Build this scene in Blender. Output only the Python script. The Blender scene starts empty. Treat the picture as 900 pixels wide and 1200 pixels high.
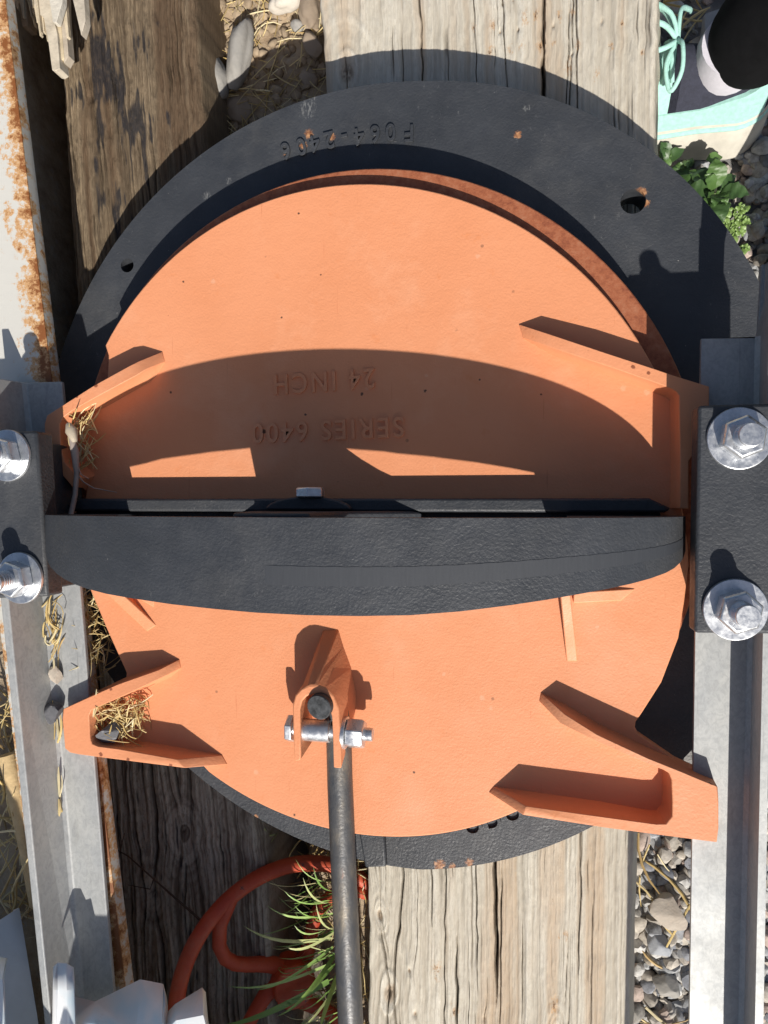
import bpy, bmesh, math, random
import numpy as np
from mathutils import Vector, Matrix, noise as mnoise
R = math.radians
random.seed(7)
rng = np.random.default_rng(7)
SC = bpy.context.scene
COL = SC.collection
PI = math.pi

# ------------------------------------------------------------------ camera
CAM_Z = 0.80
FPX = 900.0
ROT = Matrix.Rotation(R(11.0), 3, 'Y') @ Matrix.Rotation(R(-0.8), 3, 'X')
cam_d = bpy.data.cameras.new('camera')
cam = bpy.data.objects.new('camera', cam_d)
COL.objects.link(cam)
cam.location = (0, 0, CAM_Z)
cam.rotation_euler = ROT.to_euler()
cam_d.sensor_fit = 'VERTICAL'
cam_d.sensor_height = 36
cam_d.lens = 27.0
cam_d.clip_start = 0.02
cam_d.clip_end = 400
SC.camera = cam

def P(px, py, z):
    """world point at height z seen at photograph position px, py"""
    d = ROT @ Vector(((px - 450) / FPX, (600 - py) / FPX, -1))
    t = (z - CAM_Z) / d.z
    return Vector((d.x * t, d.y * t, z))

def proj(v):
    c = ROT.transposed() @ (Vector(v) - Vector((0, 0, CAM_Z)))
    return 450 + FPX * c.x / -c.z, 600 - FPX * c.y / -c.z

# ------------------------------------------------------------------ helpers
def tag(o, label=None, cat=None, group=None, kind=None):
    if label: o['label'] = label
    if cat: o['category'] = cat
    if group: o['group'] = group
    if kind: o['kind'] = kind
    return o

def root(name, loc, label, cat, group=None):
    o = bpy.data.objects.new(name, None)
    o.empty_display_size = 0.05
    o.location = loc
    COL.objects.link(o)
    return tag(o, label, cat, group)

def origin_of(o):
    v = Vector((0, 0, 0))
    while o:
        v += o.location
        o = o.parent
    return v

def sharp(me, ang=35):
    bm = bmesh.new(); bm.from_mesh(me)
    for f in bm.faces: f.smooth = True
    lim = R(ang)
    for e in bm.edges:
        if len(e.link_faces) == 2:
            e.smooth = e.calc_face_angle(0) < lim
    bm.to_mesh(me); bm.free()

def obj(name, verts, faces, mat, parent=None, smooth=35, bevel=0, cols=None, attrs=None, fixn=True, seg=2):
    me = bpy.data.meshes.new(name)
    off = origin_of(parent) if parent else Vector((0, 0, 0))
    me.from_pydata([tuple(Vector(v) - off) for v in verts], [], faces)
    me.update()
    if cols is not None:
        a = me.color_attributes.new('Col', 'FLOAT_COLOR', 'POINT')
        c = np.ones((len(verts), 4), dtype=np.float32); c[:, :3] = np.asarray(cols, dtype=np.float32)
        a.data.foreach_set('color', c.ravel())
    if attrs:
        for k, arr in attrs.items():
            a = me.attributes.new(k, 'FLOAT', 'POINT')
            a.data.foreach_set('value', np.asarray(arr, dtype=np.float32))
    if fixn:
        bm = bmesh.new(); bm.from_mesh(me)
        bmesh.ops.recalc_face_normals(bm, faces=bm.faces)
        bm.to_mesh(me); bm.free()
    if smooth: sharp(me, smooth)
    me.materials.append(mat)
    o = bpy.data.objects.new(name, me)
    COL.objects.link(o)
    if parent: o.parent = parent
    if bevel:
        m = o.modifiers.new('bevel', 'BEVEL'); m.width = bevel; m.segments = seg
        m.limit_method = 'ANGLE'; m.angle_limit = R(40); m.use_clamp_overlap = True
    return o

class MB:
    def __init__(s): s.v = []; s.f = []; s.c = []
    def add(s, v, f, c=None):
        b = len(s.v); s.v += [tuple(x) for x in v]; s.f += [tuple(i + b for i in q) for q in f]
        if c is not None: s.c += [c] * len(v)
    def prism(s, pts, z0, z1, c=None):
        n = len(pts)
        v = [(p[0], p[1], z1) for p in pts] + [(p[0], p[1], z0) for p in pts]
        f = [tuple(range(n)), tuple(range(2 * n - 1, n - 1, -1))]
        f += [(i, i + n, (i + 1) % n + n, (i + 1) % n) for i in range(n)]
        s.add(v, f, c)
    def hull8(s, top, bot, c=None):
        n = len(top)
        v = list(top) + list(bot)
        f = [tuple(range(n)), tuple(range(2 * n - 1, n - 1, -1))]
        f += [(i, i + n, (i + 1) % n + n, (i + 1) % n) for i in range(n)]
        s.add(v, f, c)
    def loft(s, secs, caps=True, closed=False, c=None):
        n = len(secs[0]); m = len(secs)
        v = [p for q in secs for p in q]; f = []
        for i in range(m if closed else m - 1):
            a = i * n; b = ((i + 1) % m) * n
            for j in range(n):
                k = (j + 1) % n
                f.append((a + j, a + k, b + k, b + j))
        if caps and not closed:
            f.append(tuple(range(n - 1, -1, -1)))
            f.append(tuple((m - 1) * n + j for j in range(n)))
        s.add(v, f, c)
    def tube(s, pts, rad, n=8, c=None, closed=False):
        pts = [Vector(p) for p in pts]; m = len(pts)
        if not hasattr(rad, '__len__'): rad = [rad] * m
        secs = []; up = None
        for i, p in enumerate(pts):
            if closed: t = pts[(i + 1) % m] - pts[i - 1]
            else: t = pts[min(i + 1, m - 1)] - pts[max(i - 1, 0)]
            t.normalize()
            if up is None: up = Vector((0, 0, 1)) if abs(t.z) < 0.9 else Vector((1, 0, 0))
            a = t.cross(up); a.normalize(); b = a.cross(t); up = b
            secs.append([p + (a * math.cos(2 * PI * k / n) + b * math.sin(2 * PI * k / n)) * rad[i] for k in range(n)])
        s.loft(secs, caps=not closed, closed=closed, c=c)
    def build(s, name, mat, parent=None, **k):
        if s.c and len(s.c) == len(s.v): k['cols'] = s.c
        return obj(name, s.v, s.f, mat, parent, **k)

def vnoise(x, y, seed=0):
    """2-D value noise, 0..1, on arrays"""
    x = np.asarray(x, dtype=np.float64); y = np.asarray(y, dtype=np.float64)
    xi = np.floor(x).astype(np.int64); yi = np.floor(y).astype(np.int64)
    fx = x - xi; fy = y - yi
    fx = fx * fx * (3 - 2 * fx); fy = fy * fy * (3 - 2 * fy)
    def h(a, b):
        n = (a * 374761393 + b * 668265263 + seed * 974634577) & 0x7fffffff
        n = ((n ^ (n >> 13)) * 1274126177) & 0x7fffffff
        return ((n ^ (n >> 16)) & 0xffff) / 65535.0
    return (h(xi, yi) * (1 - fx) + h(xi + 1, yi) * fx) * (1 - fy) + (h(xi, yi + 1) * (1 - fx) + h(xi + 1, yi + 1) * fx) * fy

# ------------------------------------------------------------------ materials
class Mat:
    def __init__(s, name):
        s.m = bpy.data.materials.new(name); s.m.use_nodes = True
        s.nt = s.m.node_tree; s.b = s.nt.nodes['Principled BSDF']
        s.co = s.nt.nodes.new('ShaderNodeTexCoord').outputs['Object']
    def n(s, t, **k):
        x = s.nt.nodes.new(t)
        for a, v in k.items(): setattr(x, a, v)
        return x
    def l(s, a, b): s.nt.links.new(a, b)
    def scale(s, v):
        m = s.n('ShaderNodeMapping'); m.inputs['Scale'].default_value = v
        s.l(s.co, m.inputs['Vector']); return m.outputs[0]
    def noise(s, sc, det=4, rough=.55, vec=None, dist=0):
        x = s.n('ShaderNodeTexNoise'); x.inputs['Scale'].default_value = sc
        x.inputs['Detail'].default_value = det; x.inputs['Roughness'].default_value = rough
        x.inputs['Distortion'].default_value = dist
        s.l(vec or s.co, x.inputs['Vector']); return x.outputs['Fac']
    def voro(s, sc, out='Distance', feat='F1', vec=None):
        x = s.n('ShaderNodeTexVoronoi'); x.inputs['Scale'].default_value = sc; x.feature = feat
        s.l(vec or s.co, x.inputs['Vector']); return x.outputs[out]
    def ramp(s, fac, stops):
        x = s.n('ShaderNodeValToRGB'); e = x.color_ramp.elements
        while len(e) < len(stops): e.new(.5)
        for i, (p, c) in enumerate(stops):
            e[i].position = p
            e[i].color = (c, c, c, 1) if not hasattr(c, '__len__') else (*c, 1)
        s.l(fac, x.inputs[0]); return x.outputs[0]
    def mix(s, fac, a, b, mode='MIX'):
        x = s.n('ShaderNodeMix', data_type='RGBA', blend_type=mode)
        for i, v in ((0, fac), (6, a), (7, b)):
            if isinstance(v, (int, float)): x.inputs[i].default_value = v
            elif isinstance(v, tuple): x.inputs[i].default_value = (*v, 1)
            else: s.l(v, x.inputs[i])
        return x.outputs[2]
    def math(s, op, a, b=0.0, clamp=False):
        x = s.n('ShaderNodeMath', operation=op, use_clamp=clamp)
        for i, v in ((0, a), (1, b)):
            if isinstance(v, (int, float)): x.inputs[i].default_value = v
            else: s.l(v, x.inputs[i])
        return x.outputs[0]
    def attr(s, name, out='Fac'):
        x = s.n('ShaderNodeAttribute'); x.attribute_name = name; return x.outputs[out]
    def bump(s, h, strength=.5, dist=.002):
        x = s.n('ShaderNodeBump'); x.inputs['Strength'].default_value = strength
        x.inputs['Distance'].default_value = dist; s.l(h, x.inputs['Height'])
        if s.b.inputs['Normal'].links:
            s.l(s.b.inputs['Normal'].links[0].from_socket, x.inputs['Normal'])
        s.l(x.outputs[0], s.b.inputs['Normal'])
    def spots(s, pts_, stretch=1.0, amp=1.5):
        """0..1 mask of ragged worn spots at fixed places on the object: (position, radius)"""
        nz = s.noise(330, 5, .75, s.scale((1, stretch, 1))); out = None; cc = s.scale((1, stretch, 1))
        for p, rr in pts_:
            d = s.n('ShaderNodeVectorMath', operation='DISTANCE'); s.l(cc, d.inputs[0]); d.inputs[1].default_value = (p[0], p[1] * stretch, p[2])
            q = s.math('ADD', s.math('DIVIDE', d.outputs['Value'], rr), s.math('MULTIPLY', nz, amp))
            out = q if out is None else s.math('MINIMUM', out, q)
        return s.ramp(s.math('MULTIPLY', out, .5), [(.60, 1), (.74, 0)])
    def set(s, color=None, rough=None, metal=None, spec=None):
        for k, v in (('Base Color', color), ('Roughness', rough), ('Metallic', metal), ('Specular IOR Level', spec)):
            if v is None: continue
            if isinstance(v, (int, float)): s.b.inputs[k].default_value = v
            elif isinstance(v, tuple): s.b.inputs[k].default_value = (*v, 1)
            else: s.l(v, s.b.inputs[k])
        return s

def m_orange():
    m = Mat('orange_cast_paint')
    a = m.noise(9, 5); c = m.ramp(a, [(.3, (.680, .268, .128)), (.7, (.722, .298, .150))])
    d = m.noise(55, 3); c = m.mix(m.ramp(d, [(.66, 0), (.74, .25)]), c, (.64, .20, .06))
    sp = m.voro(45); sz = m.noise(13, 2)
    spk = m.math('MULTIPLY', m.ramp(sp, [(.06, 1), (.10, 0)]), m.ramp(sz, [(.60, 0), (.64, 1)]))
    c = m.mix(m.math('MULTIPLY', spk, .6), c, (.20, .09, .05))
    st = m.noise(30, 6, .7, m.scale((1, .25, 1)))
    c = m.mix(m.ramp(st, [(.68, 0), (.76, .3)]), c, (.75, .42, .25))
    for rz, sc_ in ((35, 26), (-50, 34), (8, 22)):
        mp = m.n('ShaderNodeMapping'); mp.inputs['Rotation'].default_value = (0, 0, R(rz)); mp.inputs['Scale'].default_value = (1, .035, 1)
        m.l(m.co, mp.inputs['Vector'])
        scr = m.math('MULTIPLY', m.ramp(m.noise(sc_ * 10, 2, .5, mp.outputs[0]), [(.735, 0), (.76, 1)]), m.ramp(m.noise(sc_ * .4, 2), [(.52, 0), (.6, 1)]))
        c = m.mix(m.math('MULTIPLY', scr, .45), c, (.50, .15, .06))
    dst = m.noise(6, 7, .7); c = m.mix(m.ramp(dst, [(.52, 0), (.72, .30)]), c, (.80, .46, .30))
    chip = m.math('MULTIPLY', m.ramp(m.noise(210, 3, .6), [(.735, 0), (.755, 1)]), m.ramp(m.noise(15, 3), [(.55, 0), (.63, 1)]))
    c = m.mix(m.math('MULTIPLY', chip, .75), c, (.22, .07, .035))
    gc_ = P(447, 598, 0); gc_.z = -.013
    def at_(L, z=0): return [(tuple(P(x, y, z) - gc_), q * .72) for x, y, q in L]
    c = m.mix(m.math('MULTIPLY', m.spots(at_([(565, 818, .006), (575, 830, .004), (676, 668, .005), (700, 735, .004), (596, 655, .005), (285, 640, .005), (500, 440, .004), (430, 455, .005), (520, 790, .004), (730, 455, .006), (758, 460, .006), (300, 905, .006), (560, 300, .005), (250, 330, .006)])), .18), c, (.80, .60, .45))
    c = m.mix(m.spots(at_([(498, 458, .0035), (424, 462, .004), (358, 486, .003), (309, 506, .006), (330, 372, .0025), (376, 322, .0025), (562, 445, .0025), (634, 462, .0025), (310, 620, .003), (345, 955, .003), (640, 700, .003), (485, 905, .003), (200, 460, .003), (215, 330, .003), (350, 250, .0025)])), c, (.13, .06, .035))
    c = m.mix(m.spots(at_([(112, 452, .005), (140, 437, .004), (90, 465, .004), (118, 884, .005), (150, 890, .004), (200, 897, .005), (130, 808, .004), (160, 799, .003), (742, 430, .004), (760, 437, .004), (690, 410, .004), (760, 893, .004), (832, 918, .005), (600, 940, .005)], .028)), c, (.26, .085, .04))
    m.set(c, m.ramp(m.noise(40, 3), [(.3, .45), (.7, .62)]), spec=.35)
    m.bump(m.noise(380, 3, .6), .26, .0010)
    m.bump(m.noise(95, 4, .5), .18, .002)
    return m.m

def m_black(name='black_cast_paint', wear=1.0, rust=None, scuff=None, bumps=.42):
    m = Mat(name)
    a = m.noise(14, 6, .6); c = m.ramp(a, [(.3, (.031, .034, .040)), (.7, (.048, .052, .060))])
    sc = m.noise(160, 5, .75, m.scale((1, .55, 1))); pat = m.noise(11, 3)
    w = m.math('MULTIPLY', m.ramp(sc, [(.62, 0), (.72, 1)]), m.ramp(pat, [(.50, 0), (.66, wear)]))
    c = m.mix(m.math('MULTIPLY', w, .5), c, (.33, .33, .32))
    v = m.noise(330, 3, .6); vz = m.noise(17, 4)
    sp = m.math('MULTIPLY', m.ramp(v, [(.73, 0), (.76, 1)]), m.ramp(vz, [(.50, 0), (.60, 1)]))
    c = m.mix(m.math('MULTIPLY', sp, .8), c, (.40, .38, .36))
    if scuff: c = m.mix(m.math('MULTIPLY', m.spots(scuff), m.ramp(m.noise(420, 3, .6, m.scale((1, .35, 1))), [(.45, 0), (.65, .55)])), c, (.30, .30, .29))
    if rust: c = m.mix(m.spots(rust), c, m.ramp(m.noise(260, 4), [(.35, (.16, .055, .025)), (.65, (.48, .25, .12))]))
    dust = m.noise(5, 8, .72); c = m.mix(m.ramp(dust, [(.5, 0), (.75, .22)]), c, (.20, .19, .175))
    m.set(c, m.ramp(m.noise(60, 5, .7), [(.3, .38), (.7, .62)]), spec=.45)
    m.bump(m.noise(360, 3, .55, dist=.3), bumps, .0015)
    m.bump(m.noise(60, 3), .2, .002)
    return m.m

def m_galv():
    m = Mat('galvanised_steel')
    v = m.voro(210, 'Color'); g = m.n('ShaderNodeRGBToBW'); m.l(v, g.inputs[0])
    c = m.ramp(g.outputs[0], [(.2, (.36, .37, .375)), (.8, (.40, .41, .412))])
    st = m.noise(16, 8, .72, m.scale((1, .45, 1)), dist=.8)
    c = m.mix(m.ramp(st, [(.40, .0), (.62, .7)]), c, (.47, .47, .45))
    dk = m.noise(34, 7, .7, m.scale((1.6, .35, 1)))
    c = m.mix(m.ramp(dk, [(.60, 0), (.76, .5)]), c, (.17, .165, .15))
    mo = m.noise(150, 6, .75, m.scale((1, .7, 1)), dist=1.2)
    c = m.mix(m.ramp(mo, [(.40, .4), (.55, 0)]), c, (.24, .25, .255))
    mp = m.n('ShaderNodeMapping'); mp.inputs['Rotation'].default_value = (0, 0, R(48)); mp.inputs['Scale'].default_value = (1, .04, 1); m.l(m.co, mp.inputs['Vector'])
    c = m.mix(m.ramp(m.noise(240, 3, .6, mp.outputs[0]), [(.66, 0), (.72, .3)]), c, (.15, .15, .145))
    gr = m.noise(48, 8, .8, m.scale((1, .5, 1))); c = m.mix(m.ramp(gr, [(.66, 0), (.72, .7)]), c, (.10, .085, .065))
    m.set(c, m.ramp(m.noise(25, 5), [(.3, .46), (.7, .66)]), metal=.3)
    m.bump(m.noise(220, 4), .10, .0008)
    return m.m

def m_zinc():
    m = Mat('zinc_plated_steel')
    c = m.ramp(m.noise(160, 5, .7), [(.3, (.58, .60, .63)), (.7, (.80, .81, .82))])
    c = m.mix(m.ramp(m.noise(90, 7, .75), [(.64, 0), (.78, .4)]), c, (.34, .31, .28))
    m.set(c, m.ramp(m.noise(220, 4), [(.3, .24), (.7, .48)]), metal=.88)
    m.bump(m.noise(500, 3), .12, .0006)
    return m.m

def m_rust():
    m = Mat('rusty_seat_metal')
    c = m.ramp(m.noise(120, 6, .7), [(.3, (.22, .06, .028)), (.5, (.36, .115, .05)), (.72, (.42, .17, .09))])
    m.set(c, .62, metal=.15)
    m.bump(m.noise(500, 4), .3, .001)
    return m.m

def m_rod():
    m = Mat('worn_steel_rod')
    a = m.noise(38, 7, .7, m.scale((1, .35, 1)))
    c = m.ramp(a, [(.36, (.075, .08, .09)), (.54, (.13, .125, .12)), (.66, (.22, .19, .15))])
    o = m.noise(20, 5, .65, m.scale((1, .25, 1)))
    c = m.mix(m.ramp(o, [(.66, 0), (.73, .6)]), c, (.36, .10, .04))
    m.set(c, m.ramp(m.noise(70, 4), [(.3, .34), (.7, .6)]), metal=.45)
    m.bump(m.noise(300, 4), .35, .001)
    return m.m

def m_beam():
    m = Mat('rusting_white_paint')
    e = m.attr('edge')
    n1 = m.noise(70, 9, .75); n2 = m.noise(13, 4)
    f = m.math('ADD', m.math('ADD', n1, m.math('MULTIPLY', n2, .35)), m.math('MULTIPLY', e, .30))
    c = m.mix(m.ramp(f, [(.80, 0), (.86, .8)]), (.58, .565, .52), (.56, .27, .06))
    c = m.mix(m.ramp(f, [(.88, 0), (.97, 1)]), c, (.22, .075, .02))
    c = m.mix(m.ramp(f, [(1.0, 0), (1.0, .8)]), c, (.07, .035, .03))
    m.set(c, .55)
    m.bump(f, .4, .0012)
    return m.m

def m_wood(name, base, dark, light, streak, sf=.5, tar=None, pits=None, bs=1.0):
    m = Mat(name)
    g = m.attr('grain'); k = m.attr('crack'); st = m.attr('stain')
    c = m.ramp(g, [(.32, dark), (.5, base), (.66, light)] if tar else [(.18, dark), (.5, base), (.76, light)])
    fine = m.noise(430, 5, .65, m.scale((1, .030, 1)))
    c = m.mix(m.ramp(fine, [(.36, min(.8, .40 * bs)), (.56, 0)]), c, dark)
    fin2 = m.noise(1000, 4, .7, m.scale((1, .07, 1)))
    c = m.mix(m.ramp(fin2, [(.38, .35), (.5, 0)]), c, dark)
    c = m.mix(m.ramp(m.noise(7, 4, .6, m.scale((1, .5, 1))), [(.35, .35), (.6, 0)]), c, dark)
    c = m.mix(m.ramp(st, [(.52, 0), (.74, sf)]), c, streak)
    if tar: 
        sep = m.n('ShaderNodeSeparateXYZ'); m.l(m.co, sep.inputs[0])
        low = m.ramp(m.math('ADD', sep.outputs['Y'], m.math('MULTIPLY', m.noise(6, 4), .3)), [(.0, 1), (.25, 0)])
        c = m.mix(m.math('MULTIPLY', low, .75), c, m.ramp(g, [(.34, (.24, .20, .16)), (.5, (.48, .43, .36)), (.66, (.62, .565, .48))]))  # lower end greyer from weathering, also painted paler to offset its deep shade
        c = m.mix(m.ramp(m.math('ADD', m.attr('tar'), m.math('MULTIPLY', m.noise(190, 5, .7, m.scale((1, .25, 1))), .25)), [(.50, 0), (.62, .85)]), c, tar)
    c = m.mix(k, c, (.035, .024, .016))
    if pits:
        c = m.mix(m.math('MULTIPLY', m.spots([(p, q * 1.7) for p, q in pits], .5, 2.2), .6), c, (.50, .28, .12))
        c = m.mix(m.spots([(p, q * 1.1) for p, q in pits], .6, 2.4), c, (.10, .05, .025))
    pit = m.noise(85, 5, .7, m.scale((1, .5, 1)))
    c = m.mix(m.ramp(pit, [(.70, 0), (.76, .55)]), c, (.16, .10, .06))
    c = m.mix(m.ramp(m.noise(260, 5, .75, m.scale((1, .45, 1))), [(.36, .45), (.5, 0)]), c, dark)
    m.set(c, .82, spec=.2)
    m.bump(fine, min(1, .6 * bs), .0018 * bs)
    m.bump(fin2, min(1, .35 * bs), .001 * bs)
    iso = m.noise(420, 5, .7, m.scale((1, .4, 1)))
    m.bump(iso, .5, .0013)
    return m.m

def m_col(name, rough=.7, nsc=60, amt=.3, spec=.3, bump=.3, bsc=200, trans=0):
    m = Mat(name)
    c = m.attr('Col', 'Color')
    c = m.mix(m.ramp(m.noise(nsc, 5, .65), [(.3, amt), (.7, 0)]), c, (.05, .045, .04), 'MULTIPLY') if amt else c
    m.set(c, rough, spec=spec)
    if bump: m.bump(m.noise(bsc, 4), bump, .0015)
    return m.m

def m_stone(name, a, b, c3=None, sc=30):
    m = Mat(name)
    c = m.ramp(m.noise(sc, 6, .65, dist=.5), [(.3, a), (.7, b)])
    if c3: c = m.mix(m.ramp(m.noise(sc * 4, 4), [(.58, 0), (.7, .7)]), c, c3)
    m.set(c, .75, spec=.25)
    m.bump(m.noise(sc * 5, 6, .6), .45, .002)
    return m.m

def m_plain(name, col, rough=.5, metal=0, nsc=30, var=.12, bump=.15, bsc=150, spec=.4):
    m = Mat(name)
    lo = tuple(x * (1 - var) for x in col); hi = tuple(min(1, x * (1 + var)) for x in col)
    m.set(m.ramp(m.noise(nsc, 5, .6), [(.3, lo), (.7, hi)]), rough, metal, spec)
    if bump: m.bump(m.noise(bsc, 4), bump, .001)
    return m.m

ORANGE = m_orange(); BLACK = m_black(); GALV = m_galv(); ZINC = m_zinc(); RUST = m_rust(); ROD = m_rod(); BEAM = m_beam()
KNOTS = [(tuple(P(x, y, -.136)), q) for x, y, q in ((615, 23, .007), (628, 19, .006), (656, 20, .006), (670, 17, .006), (611, 55, .006), (634, 55, .007), (678, 54, .006), (649, 51, .004), (666, 80, .007), (699, 88, .006), (668, 72, .005),
    (577, 30, .006), (555, 32, .004), (575, 61, .006), (597, 60, .006), (729, 28, .004), (752, 62, .004), (716, 55, .005), (646, 182, .005), (512, 1136, .009), (649, 1178, .009), (533, 1185, .007), (663, 1096, .005), (655, 1097, .003))]
PALE = m_wood('weathered_pale_timber', (.61, .565, .475), (.43, .38, .305), (.69, .65, .565), (.46, .30, .17), .45, None, KNOTS)
BROWN = m_wood('weathered_brown_timber', (.265, .20, .13), (.13, .095, .062), (.38, .29, .19), (.12, .07, .04), .6, tar=(.022, .024, .032), bs=1.8)
STRAW = m_col('straw', .55, 90, .25, .35, .15)
GRAVEL = m_col('gravel_stone', .8, 130, .55, .25, .5, 180)
LEAF = m_col('green_leaf', .42, 70, .25, .45, .2)
SPLINT = m_col('splintered_wood', .8, 60, .35, .2, .5, 220)

# ------------------------------------------------------------------ world and sun
EL, AZ = 42.0, 15.0
w = bpy.data.worlds.new('World'); SC.world = w; w.use_nodes = True
sky = w.node_tree.nodes.new('ShaderNodeTexSky'); sky.sky_type = 'NISHITA'; sky.sun_disc = False
sky.sun_elevation = R(EL); sky.sun_rotation = R(180 - AZ); sky.dust_density = 2.0; sky.ozone_density = .5
bg = w.node_tree.nodes['Background']; bg.inputs[1].default_value = 0.072
w.node_tree.links.new(sky.outputs[0], bg.inputs[0])
S = Vector((math.cos(R(EL)) * math.sin(R(AZ)), -math.cos(R(EL)) * math.cos(R(AZ)), math.sin(R(EL))))
sd = bpy.data.lights.new('sun', 'SUN'); sd.energy = 4.6; sd.angle = R(.53); sd.color = (1, .95, .87)
so = bpy.data.objects.new('sun', sd); COL.objects.link(so); so.location = S * 10
so.rotation_euler = S.to_track_quat('Z', 'Y').to_euler()
vs = SC.view_settings; vs.view_transform = 'Standard'; vs.look = 'None'; vs.gamma = 1; vs.exposure = 0.25
vs.use_curve_mapping = False

# ------------------------------------------------------------------ ground
GZ = -0.33
BTZ = -.002
def ground_z(x, y):
    """height of the bare ground: gravel bed on the right, a dirt ridge between the timbers"""
    x = np.asarray(x, float); y = np.asarray(y, float)
    cx = -0.30 + 0.02 * (y - .3) - .06 * 0
    cx = np.where(y > 0, -0.315, -0.30 + 0.0 * y)
    d = np.clip((np.abs(x - cx) - .12) / .06, 0, 1)
    rid = 1 - d * d * (3 - 2 * d)
    far = np.clip((np.hypot(x, y) - 1.6) / 2, 0, 1)
    e0, e1 = P(5, 0, BTZ), P(145, 1150, BTZ)
    xb = e0.x + (y - e0.y) * (e1.x - e0.x) / (e1.y - e0.y)
    sm = lambda t: np.clip(t, 0, 1) ** 2 * (3 - 2 * np.clip(t, 0, 1))
    bank = 1 - sm((x - xb + .085) / .02)
    tren = sm((x - xb + .085) / .03) * (1 - sm((x - xb - .10) / .06))  # trench added so the gap beside the beam falls dark
    bank = bank * (1 - sm((-x - 1.1) / .4)); near = 1 - np.clip((np.abs(y) - 1.1) / .3, 0, 1); bank = bank * near; tren = tren * near
    z = GZ + rid * .095 * (1 - far) + bank * (-.055 - GZ) - tren * .60
    z = z + (vnoise(x * 30, y * 30, 3) - .5) * .012 * (1 - far) + (vnoise(x * 90, y * 90, 4) - .5) * .007 * rid + (vnoise(x * 6, y * 6, 5) - .5) * .015
    return z
gx = np.concatenate([[-60, -20, -8, -3.5, -2], np.linspace(-1.3, -.75, 40)[:-1], np.linspace(-.75, -.1, 170), np.linspace(-.1, 1.3, 80)[1:], [2, 3.5, 8, 20, 60]])
gy = np.concatenate([[-60, -20, -8, -3.5, -2], np.linspace(-1.3, 1.3, 380), [2, 3.5, 8, 20, 60]])
XX, YY = np.meshgrid(gx, gy); ZZ = ground_z(XX, YY)
nx, ny = len(gx), len(gy)
vv = np.stack([XX.ravel(), YY.ravel(), ZZ.ravel()], 1)
ii = np.arange(nx * ny).reshape(ny, nx)
ff = np.stack([ii[:-1, :-1].ravel(), ii[:-1, 1:].ravel(), ii[1:, 1:].ravel(), ii[1:, :-1].ravel()], 1)
def m_ground():
    m = Mat('dry_dirt')
    c = m.ramp(m.noise(26, 8, .65), [(.3, (.24, .17, .11)), (.5, (.40, .305, .205)), (.72, (.50, .405, .29))])
    c = m.mix(m.ramp(m.voro(60), [(.1, .5), (.3, 0)]), c, (.40, .36, .31))
    gv = m.ramp(m.voro(75, 'Color'), [(.2, (.14, .14, .145)), (.8, (.32, .31, .30))])
    c = m.mix(m.attr('bed'), c, gv)
    m.set(c, .9, spec=.15)
    m.bump(m.noise(120, 7, .7), .7, .005)
    return m.m
g = obj('ground', vv.tolist(), ff.tolist(), m_ground(), smooth=80, fixn=False, attrs={'bed': np.clip((XX.ravel() - .05) / .05, 0, 1)})
tag(g, kind='structure')

# ------------------------------------------------------------------ timbers
def interp(pts, y):
    ys = [p[1] for p in pts]; xs = [p[0] for p in pts]
    return np.interp(y, ys, xs)

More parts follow.
